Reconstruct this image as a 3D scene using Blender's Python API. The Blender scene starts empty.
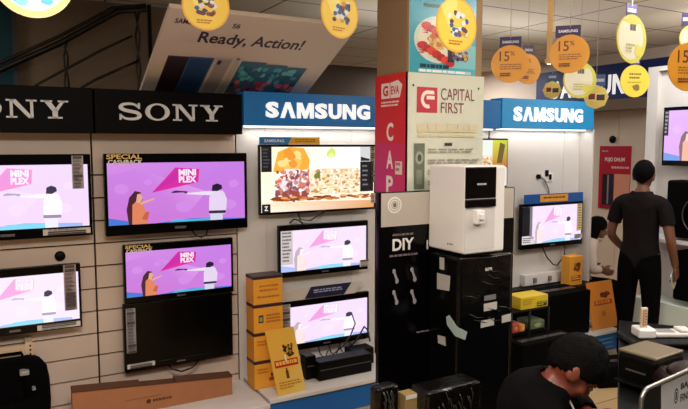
import bpy, bmesh, math, random
from mathutils import Vector, Matrix, Euler
R = math.radians
PI = math.pi
S = bpy.context.scene
COL = S.collection
random.seed(7)

# ------------------------------------------------------------------ camera, world, lights, exposure
F_PX, YAW, PITCH, CAM_H = 640.0, R(29.2), R(5.27), 1.85
cam_d = bpy.data.cameras.new('camera')
cam_d.sensor_width = 36.0
cam_d.lens = F_PX / 688.0 * 36.0
cam_d.clip_start = 0.05
cam = bpy.data.objects.new('camera', cam_d)
cam.location = (0, 0, CAM_H)
cam.rotation_euler = (PI / 2 - PITCH, 0, -YAW)
COL.objects.link(cam)
S.camera = cam
S.view_settings.view_transform = 'Standard'
S.view_settings.look = 'None'
S.view_settings.exposure = 0.22
S.view_settings.gamma = 1.0
S.view_settings.use_curve_mapping = False
W = bpy.data.worlds.new('world')
S.world = W
W.use_nodes = True
W.node_tree.nodes['Background'].inputs[0].default_value = (1.0, 0.86, 0.70, 1)
W.node_tree.nodes['Background'].inputs[1].default_value = 0.06


def area(name, loc, sx, sy, power, color, rot=(0, 0, 0)):
    d = bpy.data.lights.new(name, 'AREA')
    d.shape = 'RECTANGLE'
    d.size, d.size_y, d.energy, d.color = sx, sy, power, color
    o = bpy.data.objects.new(name, d)
    o.location = loc
    o.rotation_euler = rot
    COL.objects.link(o)


WARM = (1.0, 0.93, 0.84)
COOL = (1.0, 0.97, 0.93)
area('unseen_ceiling_light', (0.2, 0.9, 2.92), 1.4, 0.5, 84, WARM)  # unseen overhead lamps, assumed and placed to light the wall and tags
area('unseen_ceiling_light', (2.0, 0.0, 2.92), 1.2, 0.6, 22, COOL)
area('unseen_ceiling_light', (3.9, 1.5, 2.92), 1.4, 0.5, 36, COOL)
area('unseen_ceiling_light', (5.9, 2.7, 2.92), 0.6, 0.6, 36, COOL)
area('unseen_ceiling_light', (-0.9, 4.75, 2.92), 0.6, 0.3, 15, WARM)  # added out of view to lighten the stairwell wall
area('unseen_ceiling_light', (5.6, 7.2, 2.92), 0.6, 0.6, 36, COOL)
UPW = (PI, 0, 0)
area('added_ceiling_uplight', (3.4, 1.7, 2.45), 3.4, 0.5, 50, COOL, UPW)  # unseen upward lamps added to brighten the ceiling, not actual tube fixtures
area('added_ceiling_uplight', (0.4, 1.7, 2.45), 2.0, 0.4, 14, WARM, UPW)
area('hidden_ceiling_uplight', (4.38, 4.45, 2.26), 1.0, 0.08, 4, COOL, UPW)  # added lamps hidden behind the signs to lift the ceiling brightness
area('hidden_ceiling_uplight', (3.2, 4.45, 2.26), 1.0, 0.08, 4, COOL, UPW)


def lin(c):
    return tuple(((v / 255) / 12.92 if v / 255 <= 0.04045 else ((v / 255 + 0.055) / 1.055) ** 2.4) for v in c)


# ------------------------------------------------------------------ pixel ray -> world (for measuring the photo)
FW = Vector((math.sin(YAW) * math.cos(PITCH), math.cos(YAW) * math.cos(PITCH), -math.sin(PITCH)))
RT = Vector((math.cos(YAW), -math.sin(YAW), 0))
UP = Vector((math.sin(YAW) * math.sin(PITCH), math.cos(YAW) * math.sin(PITCH), math.cos(PITCH)))
O = Vector((0, 0, CAM_H))


def ray(px, py):
    return FW + RT * ((px - 344.0) / F_PX) + UP * ((204.5 - py) / F_PX)


def PY(px, py, Y):
    d = ray(px, py)
    return O + d * (Y / d.y)


def PX(px, py, X):
    d = ray(px, py)
    return O + d * (X / d.x)


def PZ(px, py, Z):
    d = ray(px, py)
    return O + d * ((Z - CAM_H) / d.z)


def PD(px, py, D):
    return O + ray(px, py) * D


# ------------------------------------------------------------------ materials
MATS = {}


def mat(name, rgb, rough=0.5, metal=0.0, spec=0.5, emit=0.0, bump=0.0, bscale=60.0, vary=0.0, coat=0.0):
    if name in MATS:
        return MATS[name]
    m = bpy.data.materials.new(name)
    m.use_nodes = True
    nt = m.node_tree
    b = nt.nodes['Principled BSDF']
    c = lin(rgb) + (1,)
    b.inputs['Base Color'].default_value = c
    b.inputs['Roughness'].default_value = rough
    b.inputs['Metallic'].default_value = metal
    b.inputs['Specular IOR Level'].default_value = spec
    b.inputs['Coat Weight'].default_value = coat
    if emit:
        b.inputs['Emission Color'].default_value = c
        b.inputs['Emission Strength'].default_value = emit
    tc = nt.nodes.new('ShaderNodeTexCoord')
    if vary or bump:
        n = nt.nodes.new('ShaderNodeTexNoise')
        n.inputs['Scale'].default_value = bscale
        n.inputs['Detail'].default_value = 3
        nt.links.new(tc.outputs['Object'], n.inputs['Vector'])
    if vary:
        mx = nt.nodes.new('ShaderNodeMix')
        mx.data_type = 'RGBA'
        mx.inputs['A'].default_value = tuple(max(0, v * (1 - vary)) for v in c[:3]) + (1,)
        mx.inputs['B'].default_value = tuple(min(1, v * (1 + vary)) for v in c[:3]) + (1,)
        nt.links.new(n.outputs['Fac'], mx.inputs['Factor'])
        nt.links.new(mx.outputs['Result'], b.inputs['Base Color'])
    if bump:
        bp = nt.nodes.new('ShaderNodeBump')
        bp.inputs['Strength'].default_value = bump
        bp.inputs['Distance'].default_value = 0.02
        nt.links.new(n.outputs['Fac'], bp.inputs['Height'])
        nt.links.new(bp.outputs['Normal'], b.inputs['Normal'])
    MATS[name] = m
    return m


def art_mat(name, strength=0.0, rough=0.45):
    """printed or lit surface: colours come from the mesh's own colour attribute"""
    if name in MATS:
        return MATS[name]
    m = bpy.data.materials.new(name)
    m.use_nodes = True
    nt = m.node_tree
    b = nt.nodes['Principled BSDF']
    a = nt.nodes.new('ShaderNodeAttribute')
    a.attribute_name = 'Col'
    b.inputs['Roughness'].default_value = rough
    if strength:
        b.inputs['Base Color'].default_value = (0.01, 0.01, 0.012, 1)
        b.inputs['Roughness'].default_value = 0.25
        nt.links.new(a.outputs['Color'], b.inputs['Emission Color'])
        b.inputs['Emission Strength'].default_value = strength
    else:
        nt.links.new(a.outputs['Color'], b.inputs['Base Color'])
    MATS[name] = m
    return m


PRINT = art_mat('printed_paper')
GLOSSPRINT = art_mat('glossy_print', 0.0, 0.2)
SCREEN = art_mat('tv_screen_glow', 0.86)
SCREEN_BRIGHT = art_mat('tv_screen_bright', 1.0)
BLACK = mat('black_plastic', (4, 4, 4), 0.45, spec=.15)
GLOSSBLACK = mat('gloss_black_plastic', (4, 3, 4), 0.18, spec=.22)
MATTBLACK = mat('matt_black', (4, 4, 4), 0.85, spec=.06, bump=0.1)
WHITE = mat('white_laminate', (216, 211, 206), 0.4, vary=0.03, bscale=8)
WHITEPL = mat('white_plastic', (228, 224, 222), 0.3)
CREAM = mat('cream_slat_laminate', (208, 187, 172), 0.45, vary=0.05, bscale=5)
GROOVE = mat('dark_groove', (46, 30, 24), 0.9)
BLUE = mat('blue_laminate', (22, 100, 176), 0.4, vary=0.04, bscale=6)
METAL = mat('brushed_steel', (170, 168, 165), 0.3, metal=0.9)
DARKMETAL = mat('dark_steel_rail', (40, 34, 28), 0.35, metal=0.6)
YELLOW = mat('yellow_carton', (232, 160, 48), 0.6, vary=0.06, bscale=10)
CARD = mat('brown_cardboard', (168, 110, 72), 0.8, vary=0.10, bscale=14)
CABLE = mat('black_cable', (16, 14, 15), 0.5)


# ------------------------------------------------------------------ mesh builder
class MB:
    def __init__(self):
        self.v, self.f, self.c, self.sm = [], [], [], []

    def add(self, verts, faces, col=None, smooth=False):
        n = len(self.v)
        self.v += [Vector(p) for p in verts]
        for k, f in enumerate(faces):
            self.f.append(tuple(i + n for i in f))
            self.c.append(col)
            self.sm.append(smooth)

    def box(self, x0, x1, y0, y1, z0, z1, M=None, col=None):
        vs = [Vector((x, y, z)) for z in (z0, z1) for y in (y0, y1) for x in (x0, x1)]
        if M is not None:
            vs = [M @ p for p in vs]
        self.add(vs, [(0, 2, 3, 1), (4, 5, 7, 6), (0, 1, 5, 4), (2, 6, 7, 3), (0, 4, 6, 2), (1, 3, 7, 5)], col)

    def rbox(self, x0, x1, y0, y1, z0, z1, r=0.005, seg=2, M=None, col=None):
        bm = bmesh.new()
        bmesh.ops.create_cube(bm, size=1)
        for v in bm.verts:
            v.co = Vector((x0 + (v.co.x + .5) * (x1 - x0), y0 + (v.co.y + .5) * (y1 - y0), z0 + (v.co.z + .5) * (z1 - z0)))
        bmesh.ops.bevel(bm, geom=list(bm.edges), offset=r, segments=seg, affect='EDGES', profile=0.5)
        bm.verts.index_update()
        vs = [(M @ v.co if M is not None else v.co.copy()) for v in bm.verts]
        self.add(vs, [tuple(v.index for v in f.verts) for f in bm.faces], col)
        bm.free()

    def tube(self, pts, r, n=8, col=None, caps=True, closed=False):
        pts = [Vector(p) for p in pts]
        rs = r if isinstance(r, (list, tuple)) else [r] * len(pts)
        rings = []
        prev = None
        for i, p in enumerate(pts):
            t = (pts[min(i + 1, len(pts) - 1)] - pts[max(i - 1, 0)])
            if t.length < 1e-9:
                t = Vector((0, 0, 1))
            t.normalize()
            a = prev if prev is not None else (Vector((0, 0, 1)) if abs(t.z) < 0.9 else Vector((1, 0, 0)))
            u = (a - t * a.dot(t))
            if u.length < 1e-6:
                u = t.orthogonal()
            u.normalize()
            w = t.cross(u)
            prev = u
            rings.append([p + (u * math.cos(2 * PI * k / n) + w * math.sin(2 * PI * k / n)) * rs[i] for k in range(n)])
        vs = [q for g in rings for q in g]
        fs = []
        for i in range(len(pts) - 1):
            for k in range(n):
                fs.append((i * n + k, i * n + (k + 1) % n, (i + 1) * n + (k + 1) % n, (i + 1) * n + k))
        if caps:
            fs.append(tuple(range(n - 1, -1, -1)))
            fs.append(tuple((len(pts) - 1) * n + k for k in range(n)))
        self.add(vs, fs, col, True)

    def disc(self, c, r, t, axis='y', n=40, rz=None, col=None):
        """closed disc of thickness t along axis, front at c"""
        vs = []
        rz = rz or r
        for d in (0, t):
            for k in range(n):
                a = 2 * PI * k / n
                if axis == 'y':
                    vs.append((c[0] + r * math.cos(a), c[1] + d, c[2] + rz * math.sin(a)))
                elif axis == 'x':
                    vs.append((c[0] + d, c[1] + r * math.cos(a), c[2] + rz * math.sin(a)))
                else:
                    vs.append((c[0] + r * math.cos(a), c[1] + rz * math.sin(a), c[2] + d))
        fs = [tuple(range(n)), tuple(range(2 * n - 1, n - 1, -1))]
        fs += [(k, (k + 1) % n, n + (k + 1) % n, n + k) for k in range(n)]
        self.add(vs, fs, col)

    def prism(self, pts, t, col=None):
        """outline in x-z extruded from y=0 to y=t"""
        n = len(pts)
        vs = [(p[0], 0, p[1]) for p in pts] + [(p[0], t, p[1]) for p in pts]
        fs = [tuple(range(n)), tuple(range(2 * n - 1, n - 1, -1))]
        fs += [(k, (k + 1) % n, n + (k + 1) % n, n + k) for k in range(n)]
        self.add(vs, fs, col)

    def ball(self, c, rx, ry=None, rz=None, nu=16, nv=10, M=None, col=None):
        ry, rz = ry or rx, rz or rx
        vs = []
        for j in range(nv + 1):
            th = PI * j / nv
            for k in range(nu):
                a = 2 * PI * k / nu
                p = Vector((rx * math.sin(th) * math.cos(a), ry * math.sin(th) * math.sin(a), rz * math.cos(th)))
                if M is not None:
                    p = M @ p
                vs.append(Vector(c) + p)
        fs = []
        for j in range(nv):
            for k in range(nu):
                fs.append((j * nu + k, (j + 1) * nu + k, (j + 1) * nu + (k + 1) % nu, j * nu + (k + 1) % nu))
        self.add(vs, fs, col, True)

    def xform(self, M):
        self.v = [M @ p for p in self.v]
        return self

    def build(self, name, material, parent=None, mods=None):
        me = bpy.data.meshes.new(name)
        me.from_pydata([tuple(p) for p in self.v], [], self.f)
        me.materials.append(material)
        if any(c is not None for c in self.c):
            at = me.color_attributes.new('Col', 'FLOAT_COLOR', 'CORNER')
            for poly, c in zip(me.polygons, self.c):
                if c is None:
                    c = (200, 200, 200)
                per = c if isinstance(c[0], (tuple, list)) else [c] * poly.loop_total
                for li, cc in zip(poly.loop_indices, per):
                    at.data[li].color = lin(cc) + (1,)
        me.polygons.foreach_set('use_smooth', self.sm)
        me.update()
        o = bpy.data.objects.new(name, me)
        COL.objects.link(o)
        if parent is not None:
            o.parent = parent
        return o


def thing(name, label, cat, loc=(0, 0, 0), rz=0.0, group=None):
    o = bpy.data.objects.new(name, None)
    COL.objects.link(o)
    o.location = loc
    o.rotation_euler = (0, 0, rz)
    o.empty_display_size = 0.05
    o['label'], o['category'] = label, cat
    if group:
        o['group'] = group
    return o


def tag(o, label, cat, group=None, kind=None):
    o['label'], o['category'] = label, cat
    if group:
        o['group'] = group
    if kind:
        o['kind'] = kind
    return o


def struct(name, mb, m):
    o = mb.build(name, m)
    o['kind'] = 'structure'
    return o


def copy_tree(o, parent=None):
    c = o.copy()
    COL.objects.link(c)
    c.parent = parent
    for ch in list(o.children):
        copy_tree(ch, c)
    return c


# ------------------------------------------------------------------ text
TXT = {}


def text_mesh(s, bold=0.0, spacing=1.0):
    key = (s, bold, spacing)
    if key not in TXT:
        cu = bpy.data.curves.new('lettering', 'FONT')
        cu.body = s
        cu.offset = bold
        cu.space_character = spacing
        cu.resolution_u = 3
        o = bpy.data.objects.new('lettering', cu)
        COL.objects.link(o)
        dg = bpy.context.evaluated_depsgraph_get()
        me = bpy.data.meshes.new_from_object(o.evaluated_get(dg))
        vs = [v.co.copy() for v in me.vertices]
        fs = [tuple(p.vertices) for p in me.polygons]
        bpy.data.objects.remove(o)
        bpy.data.curves.remove(cu)
        bpy.data.meshes.remove(me)
        x0, x1 = min(v.x for v in vs), max(v.x for v in vs)
        y0, y1 = min(v.y for v in vs), max(v.y for v in vs)
        TXT[key] = ([Vector(((v.x - x0) / (x1 - x0), (v.y - y0) / (y1 - y0), 0)) for v in vs], fs)
    return TXT[key]


class Art(MB):
    """flat picture in local x (0..w) and z (0..h), facing -y; each layer sits a hair in front of the last"""
    EPS = 0.00012

    def __init__(self, w, h, base=None):
        super().__init__()
        self.w, self.h, self.k = w, h, 0
        if base is not None:
            self.rect(0, 0, 1, 1, base)

    def poly(self, pts, col):
        y = -self.EPS * self.k
        self.k += 1
        vs = [(u * self.w, y, v * self.h) for u, v in pts]
        ar = sum(pts[i][0] * pts[(i + 1) % len(pts)][1] - pts[(i + 1) % len(pts)][0] * pts[i][1] for i in range(len(pts)))
        idx = list(range(len(pts)))
        cc = col
        if ar < 0:
            idx.reverse()
            if isinstance(col[0], (tuple, list)):
                cc = list(reversed(col))
        self.add(vs, [tuple(idx)], cc)

    def rect(self, u0, v0, u1, v1, col):
        self.poly([(u0, v0), (u1, v0), (u1, v1), (u0, v1)], col)

    def ell(self, u, v, ru, rv, col, n=24, a0=0):
        self.poly([(u + ru * math.cos(2 * PI * k / n + a0), v + rv * math.sin(2 * PI * k / n + a0)) for k in range(n)], col)

    def ring(self, u, v, ru, rv, th, col, n=28, a0=0.0, a1=2 * PI):
        y = -self.EPS * self.k
        self.k += 1
        vs, fs = [], []
        full = abs(a1 - a0 - 2 * PI) < 1e-6
        m = n if full else n + 1
        for k in range(m):
            a = a0 + (a1 - a0) * k / n
            for q in (1, 1 - th):
                vs.append(((u + ru * q * math.cos(a)) * self.w, y, (v + rv * q * math.sin(a)) * self.h))
        for k in range(n):
            j = (k + 1) % m
            fs.append((2 * k, 2 * j, 2 * j + 1, 2 * k + 1))
        self.add(vs, fs, col)

    def text(self, s, u0, v0, u1, v1, col, bold=0.0, shear=0.0):
        y = -self.EPS * self.k
        self.k += 1
        vs, fs = text_mesh(s, bold)
        self.add([((u0 + (p.x + shear * p.y) * (u1 - u0)) * self.w, y, (v0 + p.y * (v1 - v0)) * self.h) for p in vs], fs, col)

    def blob(self, u, v, ru, rv, col, rnd, n=9, j=0.35):
        self.k -= 0.85
        self.poly([(u + ru * (1 - j * rnd.random()) * math.cos(2 * PI * k / n), v + rv * (1 - j * rnd.random()) * math.sin(2 * PI * k / n)) for k in range(n)], col)

    def lines(self, u0, v0, u1, v1, n, col, rnd, fill=0.55, ragged=0.4):
        """rows of small print too fine to read"""
        st = (v1 - v0) / n
        for i in range(n):
            u = u0
            end = u1 - (u1 - u0) * ragged * rnd.random()
            while u < end:
                ln = (u1 - u0) * (0.06 + 0.14 * rnd.random())
                self.rect(u, v1 - st * (i + fill), min(u + ln, u1), v1 - st * i, col)
                u += ln + (u1 - u0) * 0.03


# slab-serif letters for the SONY boards: unit height outlines
def slab_letters(word, h, wide, t):
    mb = MB()

    def quad(ps, ox):
        m = MB()
        m.prism([((ox + p[0] * wide) * h, p[1] * h) for p in ps], t)
        mb.add(m.v, m.f)

    def rectq(x0, y0, x1, y1, ox):
        quad([(x0, y0), (x1, y0), (x1, y1), (x0, y1)], ox)

    def strip(pts, ws, ox):
        L, Rr = [], []
        for i, p in enumerate(pts):
            a, b = pts[max(i - 1, 0)], pts[min(i + 1, len(pts) - 1)]
            tx, ty = b[0] - a[0], b[1] - a[1]
            l = math.hypot(tx, ty) or 1
            nx, ny = -ty / l, tx / l
            L.append((p[0] + nx * ws[i], p[1] + ny * ws[i]))
            Rr.append((p[0] - nx * ws[i], p[1] - ny * ws[i]))
        for i in range(len(pts) - 1):
            quad([L[i], Rr[i], Rr[i + 1], L[i + 1]], ox)

    x = 0.0
    for ch in word:
        if ch == 'S':
            k = [(.86, .74), (.70, .90), (.45, .945), (.18, .88), (.10, .71), (.25, .58), (.50, .51), (.78, .43), (.90, .27), (.80, .11), (.52, .055), (.26, .10), (.10, .26)]
            pts = []
            for i in range(len(k) - 1):
                p0, p1, p2, p3 = k[max(i - 1, 0)], k[i], k[i + 1], k[min(i + 2, len(k) - 1)]
                for q in range(4):
                    s = q / 4
                    pts.append(tuple(0.5 * (2 * p1[d] + (p2[d] - p0[d]) * s + (2 * p0[d] - 5 * p1[d] + 4 * p2[d] - p3[d]) * s * s + (3 * p1[d] - p0[d] - 3 * p2[d] + p3[d]) * s ** 3) for d in (0, 1)))
            pts.append(k[-1])
            n = len(pts)
            strip(pts, [0.045 + 0.05 * math.sin(PI * i / (n - 1)) for i in range(n)], x)
            rectq(.84, .66, .92, 1.0, x)
            rectq(.04, 0.0, .12, .34, x)
            adv = 1.0
        elif ch == 'O':
            n = 28
            for i in range(n):
                a, b = 2 * PI * i / n, 2 * PI * (i + 1) / n
                quad([(.55 + .54 * math.cos(a), .5 + .51 * math.sin(a)), (.55 + .54 * math.cos(b), .5 + .51 * math.sin(b)), (.55 + .34 * math.cos(b), .5 + .42 * math.sin(b)), (.55 + .34 * math.cos(a), .5 + .42 * math.sin(a))], x)
            adv = 1.1
        elif ch == 'N':
            rectq(.14, 0, .25, 1, x)
            rectq(.89, 0, 1.0, 1, x)
            quad([(.14, 1), (.36, 1), (1.0, 0), (.82, 0)], x)
            rectq(0, 0, .40, .09, x)
            rectq(0, .91, .30, 1, x)
            rectq(.74, .91, 1.14, 1, x)
            adv = 1.14
        else:
            rectq(.44, 0, .64, .45, x)
            quad([(.10, 1), (.34, 1), (.64, .45), (.44, .40)], x)
            quad([(.80, 1), (.94, 1), (.64, .40), (.52, .46)], x)
            rectq(.26, 0, .82, .09, x)
            rectq(0, .91, .44, 1, x)
            rectq(.66, .91, 1.06, 1, x)
            adv = 1.06
        x += (adv + 0.14) * wide
    return mb, (x - 0.14 * wide) * h


def block_text(s, w, h, t, bold=0.02):
    """raised letters: text mesh extruded to thickness t, from x=0..w, z=0..h, front at y=0"""
    wts = {'S': .86, 'M': 1.16, 'N': .96, 'U': .92, 'G': .98}
    tot = sum(wts.get(c, 1.02) for c in s) + .13 * (len(s) - 1)
    mb = MB()
    x = 0.0
    own = {'M': [(0, 0), (0, 1), (.29, 1), (.5, .40), (.71, 1), (1, 1), (1, 0), (.79, 0), (.79, .64), (.585, 0), (.415, 0), (.21, .64), (.21, 0)],
           '\u039b': [(0, 0), (.35, 1), (.65, 1), (1, 0), (.74, 0), (.5, .72), (.26, 0)],
           'N': [(0, 0), (0, 1), (.28, 1), (.75, .36), (.75, 1), (1, 1), (1, 0), (.74, 0), (.25, .66), (.25, 0)]}
    for c in s:
        lw = wts.get(c, 1.02)
        if c in own:
            k = MB(); k.prism([((x + p * lw) / tot * w, q * h) for p, q in own[c]], t); mb.add(k.v, k.f)
            x += lw + .13
            continue
        vs, fs = text_mesh(c, bold * (.45 if c == 'M' else .7 if c == 'N' else 1))
        n = len(vs)
        V = [((x + p.x * lw) / tot * w, 0, p.y * h) for p in vs] + [((x + p.x * lw) / tot * w, t, p.y * h) for p in vs]
        edges = {(f[i], f[(i + 1) % len(f)]) for f in fs for i in range(len(f))}
        F = [tuple(f) for f in fs] + [tuple(i + n for i in reversed(f)) for f in fs]
        F += [(b, a, a + n, b + n) for (a, b) in edges if (b, a) not in edges]
        mb.add(V, F)
        x += lw + .13
    return mb


# ================================================================== THE SETTING
YW = 4.25            # face of the display wall
CEIL = 2.95
XS, XM, XB1, XB2, XE = 0.578, 1.52, 2.657, 3.81, 4.95   # joints between the wall bays

mb = MB()
mb.box(-3, 7.2, -3.0, 8.3, -0.1, 0.0)
fl = mat('floor_tile', (176, 150, 112), 0.25)
nt = fl.node_tree
br = nt.nodes.new('ShaderNodeTexBrick')
br.offset = 0
br.inputs['Color1'].default_value = lin((186, 158, 116)) + (1,)
br.inputs['Color2'].default_value = lin((176, 148, 108)) + (1,)
br.inputs['Mortar'].default_value = lin((90, 76, 58)) + (1,)
br.inputs['Scale'].default_value = 1.0
br.inputs['Mortar Size'].default_value = 0.004
br.inputs['Brick Width'].default_value = 0.6
br.inputs['Row Height'].default_value = 0.6
tcn = nt.nodes.new('ShaderNodeTexCoord')
nt.links.new(tcn.outputs['Object'], br.inputs['Vector'])
nt.links.new(br.outputs['Color'], nt.nodes['Principled BSDF'].inputs['Base Color'])
struct('floor', mb, fl)

mb = MB()
mb.box(-3, 7.2, -3.0, 8.3, CEIL, CEIL + 0.1)
cm = mat('ceiling_tile', (205, 186, 160), 0.9)
nt = cm.node_tree
br = nt.nodes.new('ShaderNodeTexBrick')
br.offset = 0
br.inputs['Color1'].default_value = lin((216, 206, 188)) + (1,)
br.inputs['Color2'].default_value = lin((210, 199, 181)) + (1,)
br.inputs['Mortar'].default_value = lin((96, 80, 64)) + (1,)
br.inputs['Scale'].default_value = 1.0
br.inputs['Mortar Size'].default_value = 0.009
br.inputs['Brick Width'].default_value = 1.2
br.inputs['Row Height'].default_value = 0.6
tcn = nt.nodes.new('ShaderNodeTexCoord')
mp = nt.nodes.new('ShaderNodeMapping')
mp.inputs['Location'].default_value = (0.35, 0.22, 0)
nt.links.new(tcn.outputs['Object'], mp.inputs['Vector'])
nt.links.new(mp.outputs['Vector'], br.inputs['Vector'])
nt.links.new(br.outputs['Color'], nt.nodes['Principled BSDF'].inputs['Base Color'])
struct('ceiling', mb, cm)

STAIRWALL = mat('stairwell_paint', (120, 100, 80), 0.9, vary=0.05, bscale=3)
mb = MB()
mb.box(-3, 1.75, 5.30, 5.45, 0, CEIL)
struct('wall_stairwell', mb, STAIRWALL)
mb = MB()
mb.box(-3, 7.2, 7.85, 8.0, 0, CEIL)
struct('wall_rear', mb, mat('rear_wall_paint', (92, 80, 72), 0.9, vary=0.06, bscale=3))
mb = MB()
mb.box(-3.1, -3, -3, 8.3, 0, CEIL)
struct('wall_left', mb, mat('side_wall_paint', (150, 130, 110), 0.9))
# right wall: pale panels with upright joints
mb = MB()
mb.box(6.64, 6.8, -3, 8.3, 0, CEIL)
y = -2.9
while y < 7.8:
    mb.box(6.60, 6.645, y, y + 0.392, 0.02, 2.36)
    y += 0.40
struct('wall_right', mb, mat('pale_panel', (226, 208, 192), 0.5, vary=0.03, bscale=4))
mb = MB()
mb.box(6.35, 6.60, 2.0, 7.85, 2.26, 2.38)
struct('trim_1', mb, mat('grey_brown_soffit', (120, 104, 88), 0.7))

# display wall: planks with open grooves in the two left bays, plain panels to the right
mb = MB()
mb.box(-2.9, 5.0, YW + 0.02, YW + 0.12, 0, 2.19)
struct('wall_display', mb, GROOVE)


def slats(x0, x1):
    m = MB()
    m.box(x0, x1, YW, YW + 0.021, 0.0, 0.077)
    z = 0.087
    PIT = 0.1440
    while z + PIT < 1.80:
        m.box(x0, x1, YW, YW + 0.021, z, z + PIT - 0.010)
        z += PIT
    m.box(x0, x1, YW, YW + 0.021, z, 2.15)
    return m


struct('wall_slats', slats(-2.9, XS - 0.007), CREAM)
struct('wall_slats', slats(XS + 0.005, XM - 0.008), CREAM)
for a, b in ((XM, XB1), (XB1 + 0.012, XB2), (XB2 + 0.012, XE)):
    m = MB()
    w = (b - a)
    xs = [a, a + w * 0.19, a + w * 0.81, b]
    for i in range(3):
        m.box(xs[i] + (0.003 if i else 0), xs[i + 1] - 0.003, YW, YW + 0.021, 0.02, 2.0)
    m.box(a, b, YW + 0.003, YW + 0.02, 0.02, 2.19)
    struct('wall_panel', m, WHITE)
m = MB()
m.box(XE, XE + 0.015, 4.10, YW + 0.12, 0, 2.0)
struct('trim_2', m, WHITE)

# square pillar in the middle of the shop
m = MB()
m.rbox(2.01, 2.535, 2.895, 3.21, 0.0, CEIL, 0.01)
struct('wall_pillar', m, mat('pillar_paint', (150, 124, 92), 0.8, vary=0.05, bscale=4))

# dark glazed panel high on the stairwell wall
m = MB()
p0, p1 = PY(-30, 4, 5.27), PY(13, 60, 5.27)
m.box(p0.x, p1.x, 5.262, 5.30, 2.0, 2.86)
struct('window_1', m, mat('dark_teal_glass', (14, 52, 62), 0.6, spec=.2))
m = MB()
for (a, b, c, d) in ((p1.x, p1.x + 0.03, 1.98, 2.89), (p0.x, p1.x, 2.86, 2.89)):
    m.box(a, b, 5.255, 5.30, c, d)
o = struct('window_frame', m, mat('dark_frame', (24, 20, 34), 0.5))

# ------------------------------------------------------------------ stair railing on the stairwell side
RY = 5.05
t = thing('stair_railing', 'dark steel stair handrail with thin posts climbing behind the black signs', 'railing', (0, RY, 0))


def rp(px, py):
    p = PY(px, py, RY)
    return Vector((p.x, 0, p.z))


m = MB(); m.tube([rp(-30, 84), rp(0, 70), rp(60, 43), rp(118, 11), rp(146, 9)], 0.022); m.build('handrail', DARKMETAL, t)
m = MB(); m.tube([rp(-30, 76), rp(0, 63), rp(60, 36), rp(112, 8), rp(146, 5)], 0.012); m.build('top_rail', METAL if False else DARKMETAL, t)
m = MB(); m.tube([rp(20, 95), rp(40, 83), rp(100, 51), rp(132, 36)], 0.009); m.build('middle_rail', DARKMETAL, t)
m = MB(); m.tube([rp(60, 100), rp(95, 80), rp(140, 60)], 0.010); m.build('lower_rail', DARKMETAL, t)
for px, ya in ((65, 38), (137, 10)):
    a, b = rp(px, ya), rp(px + 1, 60)
    m = MB()
    for s in (-1, 1):
        pts = [Vector((a.x + s * 0.016 * math.cos(k * 1.3), 0.014 * math.sin(k * 1.3) * s, a.z + (1.95 - a.z) * k / 10)) for k in range(11)]
        pts.append(Vector((a.x + s * .01, 0, 0.0)))
        m.tube(pts, 0.008)
    m.build('post', DARKMETAL, t)
a = rp(149, 5)
m = MB(); m.tube([a, (a.x + .01, 0, 0)], 0.016); m.build('post', DARKMETAL, t)

# ================================================================== FASCIA SIGNS
BLACKSIGN = mat('black_sign_board', (5, 3, 4), 0.5, spec=.07)
SILVER = mat('silver_letters', (196, 192, 190), 0.4, emit=0.12)


def sign_black(x0, x1, label, tx0, tx1):
    t = thing('fascia_sign', label, 'sign', (x0, 4.10, 1.924), 0, 'black signs over the left wall')
    m = MB(); m.rbox(0, x1 - x0, 0, 0.15, 0, 0.266, 0.004); m.build('board', BLACKSIGN, t)
    mb, w = slab_letters('SONY', 0.104, 1.42, 0.012)
    s = (tx1 - tx0) / w
    mb.xform(Matrix.Translation((tx0 - x0, -0.012, 0.082)) @ Matrix.Diagonal((s, 1, 1, 1)))
    mb.build('lettering', SILVER, t)


tx0, tx1 = PY(118.5, 111, 4.09).x, PY(222.5, 111, 4.09).x
sign_black(XS + 0.004, XM - 0.008, 'black sign with silver SONY letters over the largest purple screen', tx0, tx1)
tr = PY(68.5, 111, 4.09).x
sign_black(tr - (tx1 - tx0) - 0.16, XS - 0.004, 'black sign at the left edge, its silver letters partly cut off', tr - (tx1 - tx0), tr)

SIGNBLUE = mat('blue_sign_face', (14, 108, 176), 0.35, emit=0.10)
SIGNTEAL = mat('teal_blue_sign_face', (30, 136, 190), 0.35, emit=0.22)
SIGNLET = mat('white_sign_letters', (246, 246, 246), 0.4, emit=0.55)
STRIPLED = mat('white_strip_light', (255, 250, 240), 0.4, emit=1.4)


def sign_blue(x0, x1, z0, z1, label, t0, t1, zt0, zt1, lettered=True):
    t = thing('fascia_sign', label, 'sign', (x0, 4.10, z0), 0, 'blue signs over the white bays')
    m = MB(); m.rbox(0, x1 - x0, 0, 0.15, 0, z1 - z0, 0.004); m.build('board', SIGNTEAL if x0 > 3.7 else SIGNBLUE, t)
    if lettered:
        mb = block_text('S\u039bMSUNG', t1 - t0, zt1 - zt0, 0.012, 0.045)
        mb.xform(Matrix.Translation((t0 - x0, -0.012, zt0 - z0)))
        mb.build('lettering', SIGNLET, t)
    m = MB(); m.box(0.03, x1 - x0 - 0.03, 0.06, 0.10, -0.012, 0.0); m.build('strip_light', STRIPLED, t)
    d = bpy.data.lights.new('sign_strip_glow', 'AREA')
    d.shape = 'RECTANGLE'; d.size, d.size_y = x1 - x0 - 0.06, 0.05
    d.energy, d.color = (1.25 if x0 < 3 else 1.3), (1.0, 0.96, 0.92)
    o = bpy.data.objects.new('sign_strip_glow', d); COL.objects.link(o)
    o.parent = t; o.location = ((x1 - x0) / 2, 0.08, -0.016)


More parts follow.
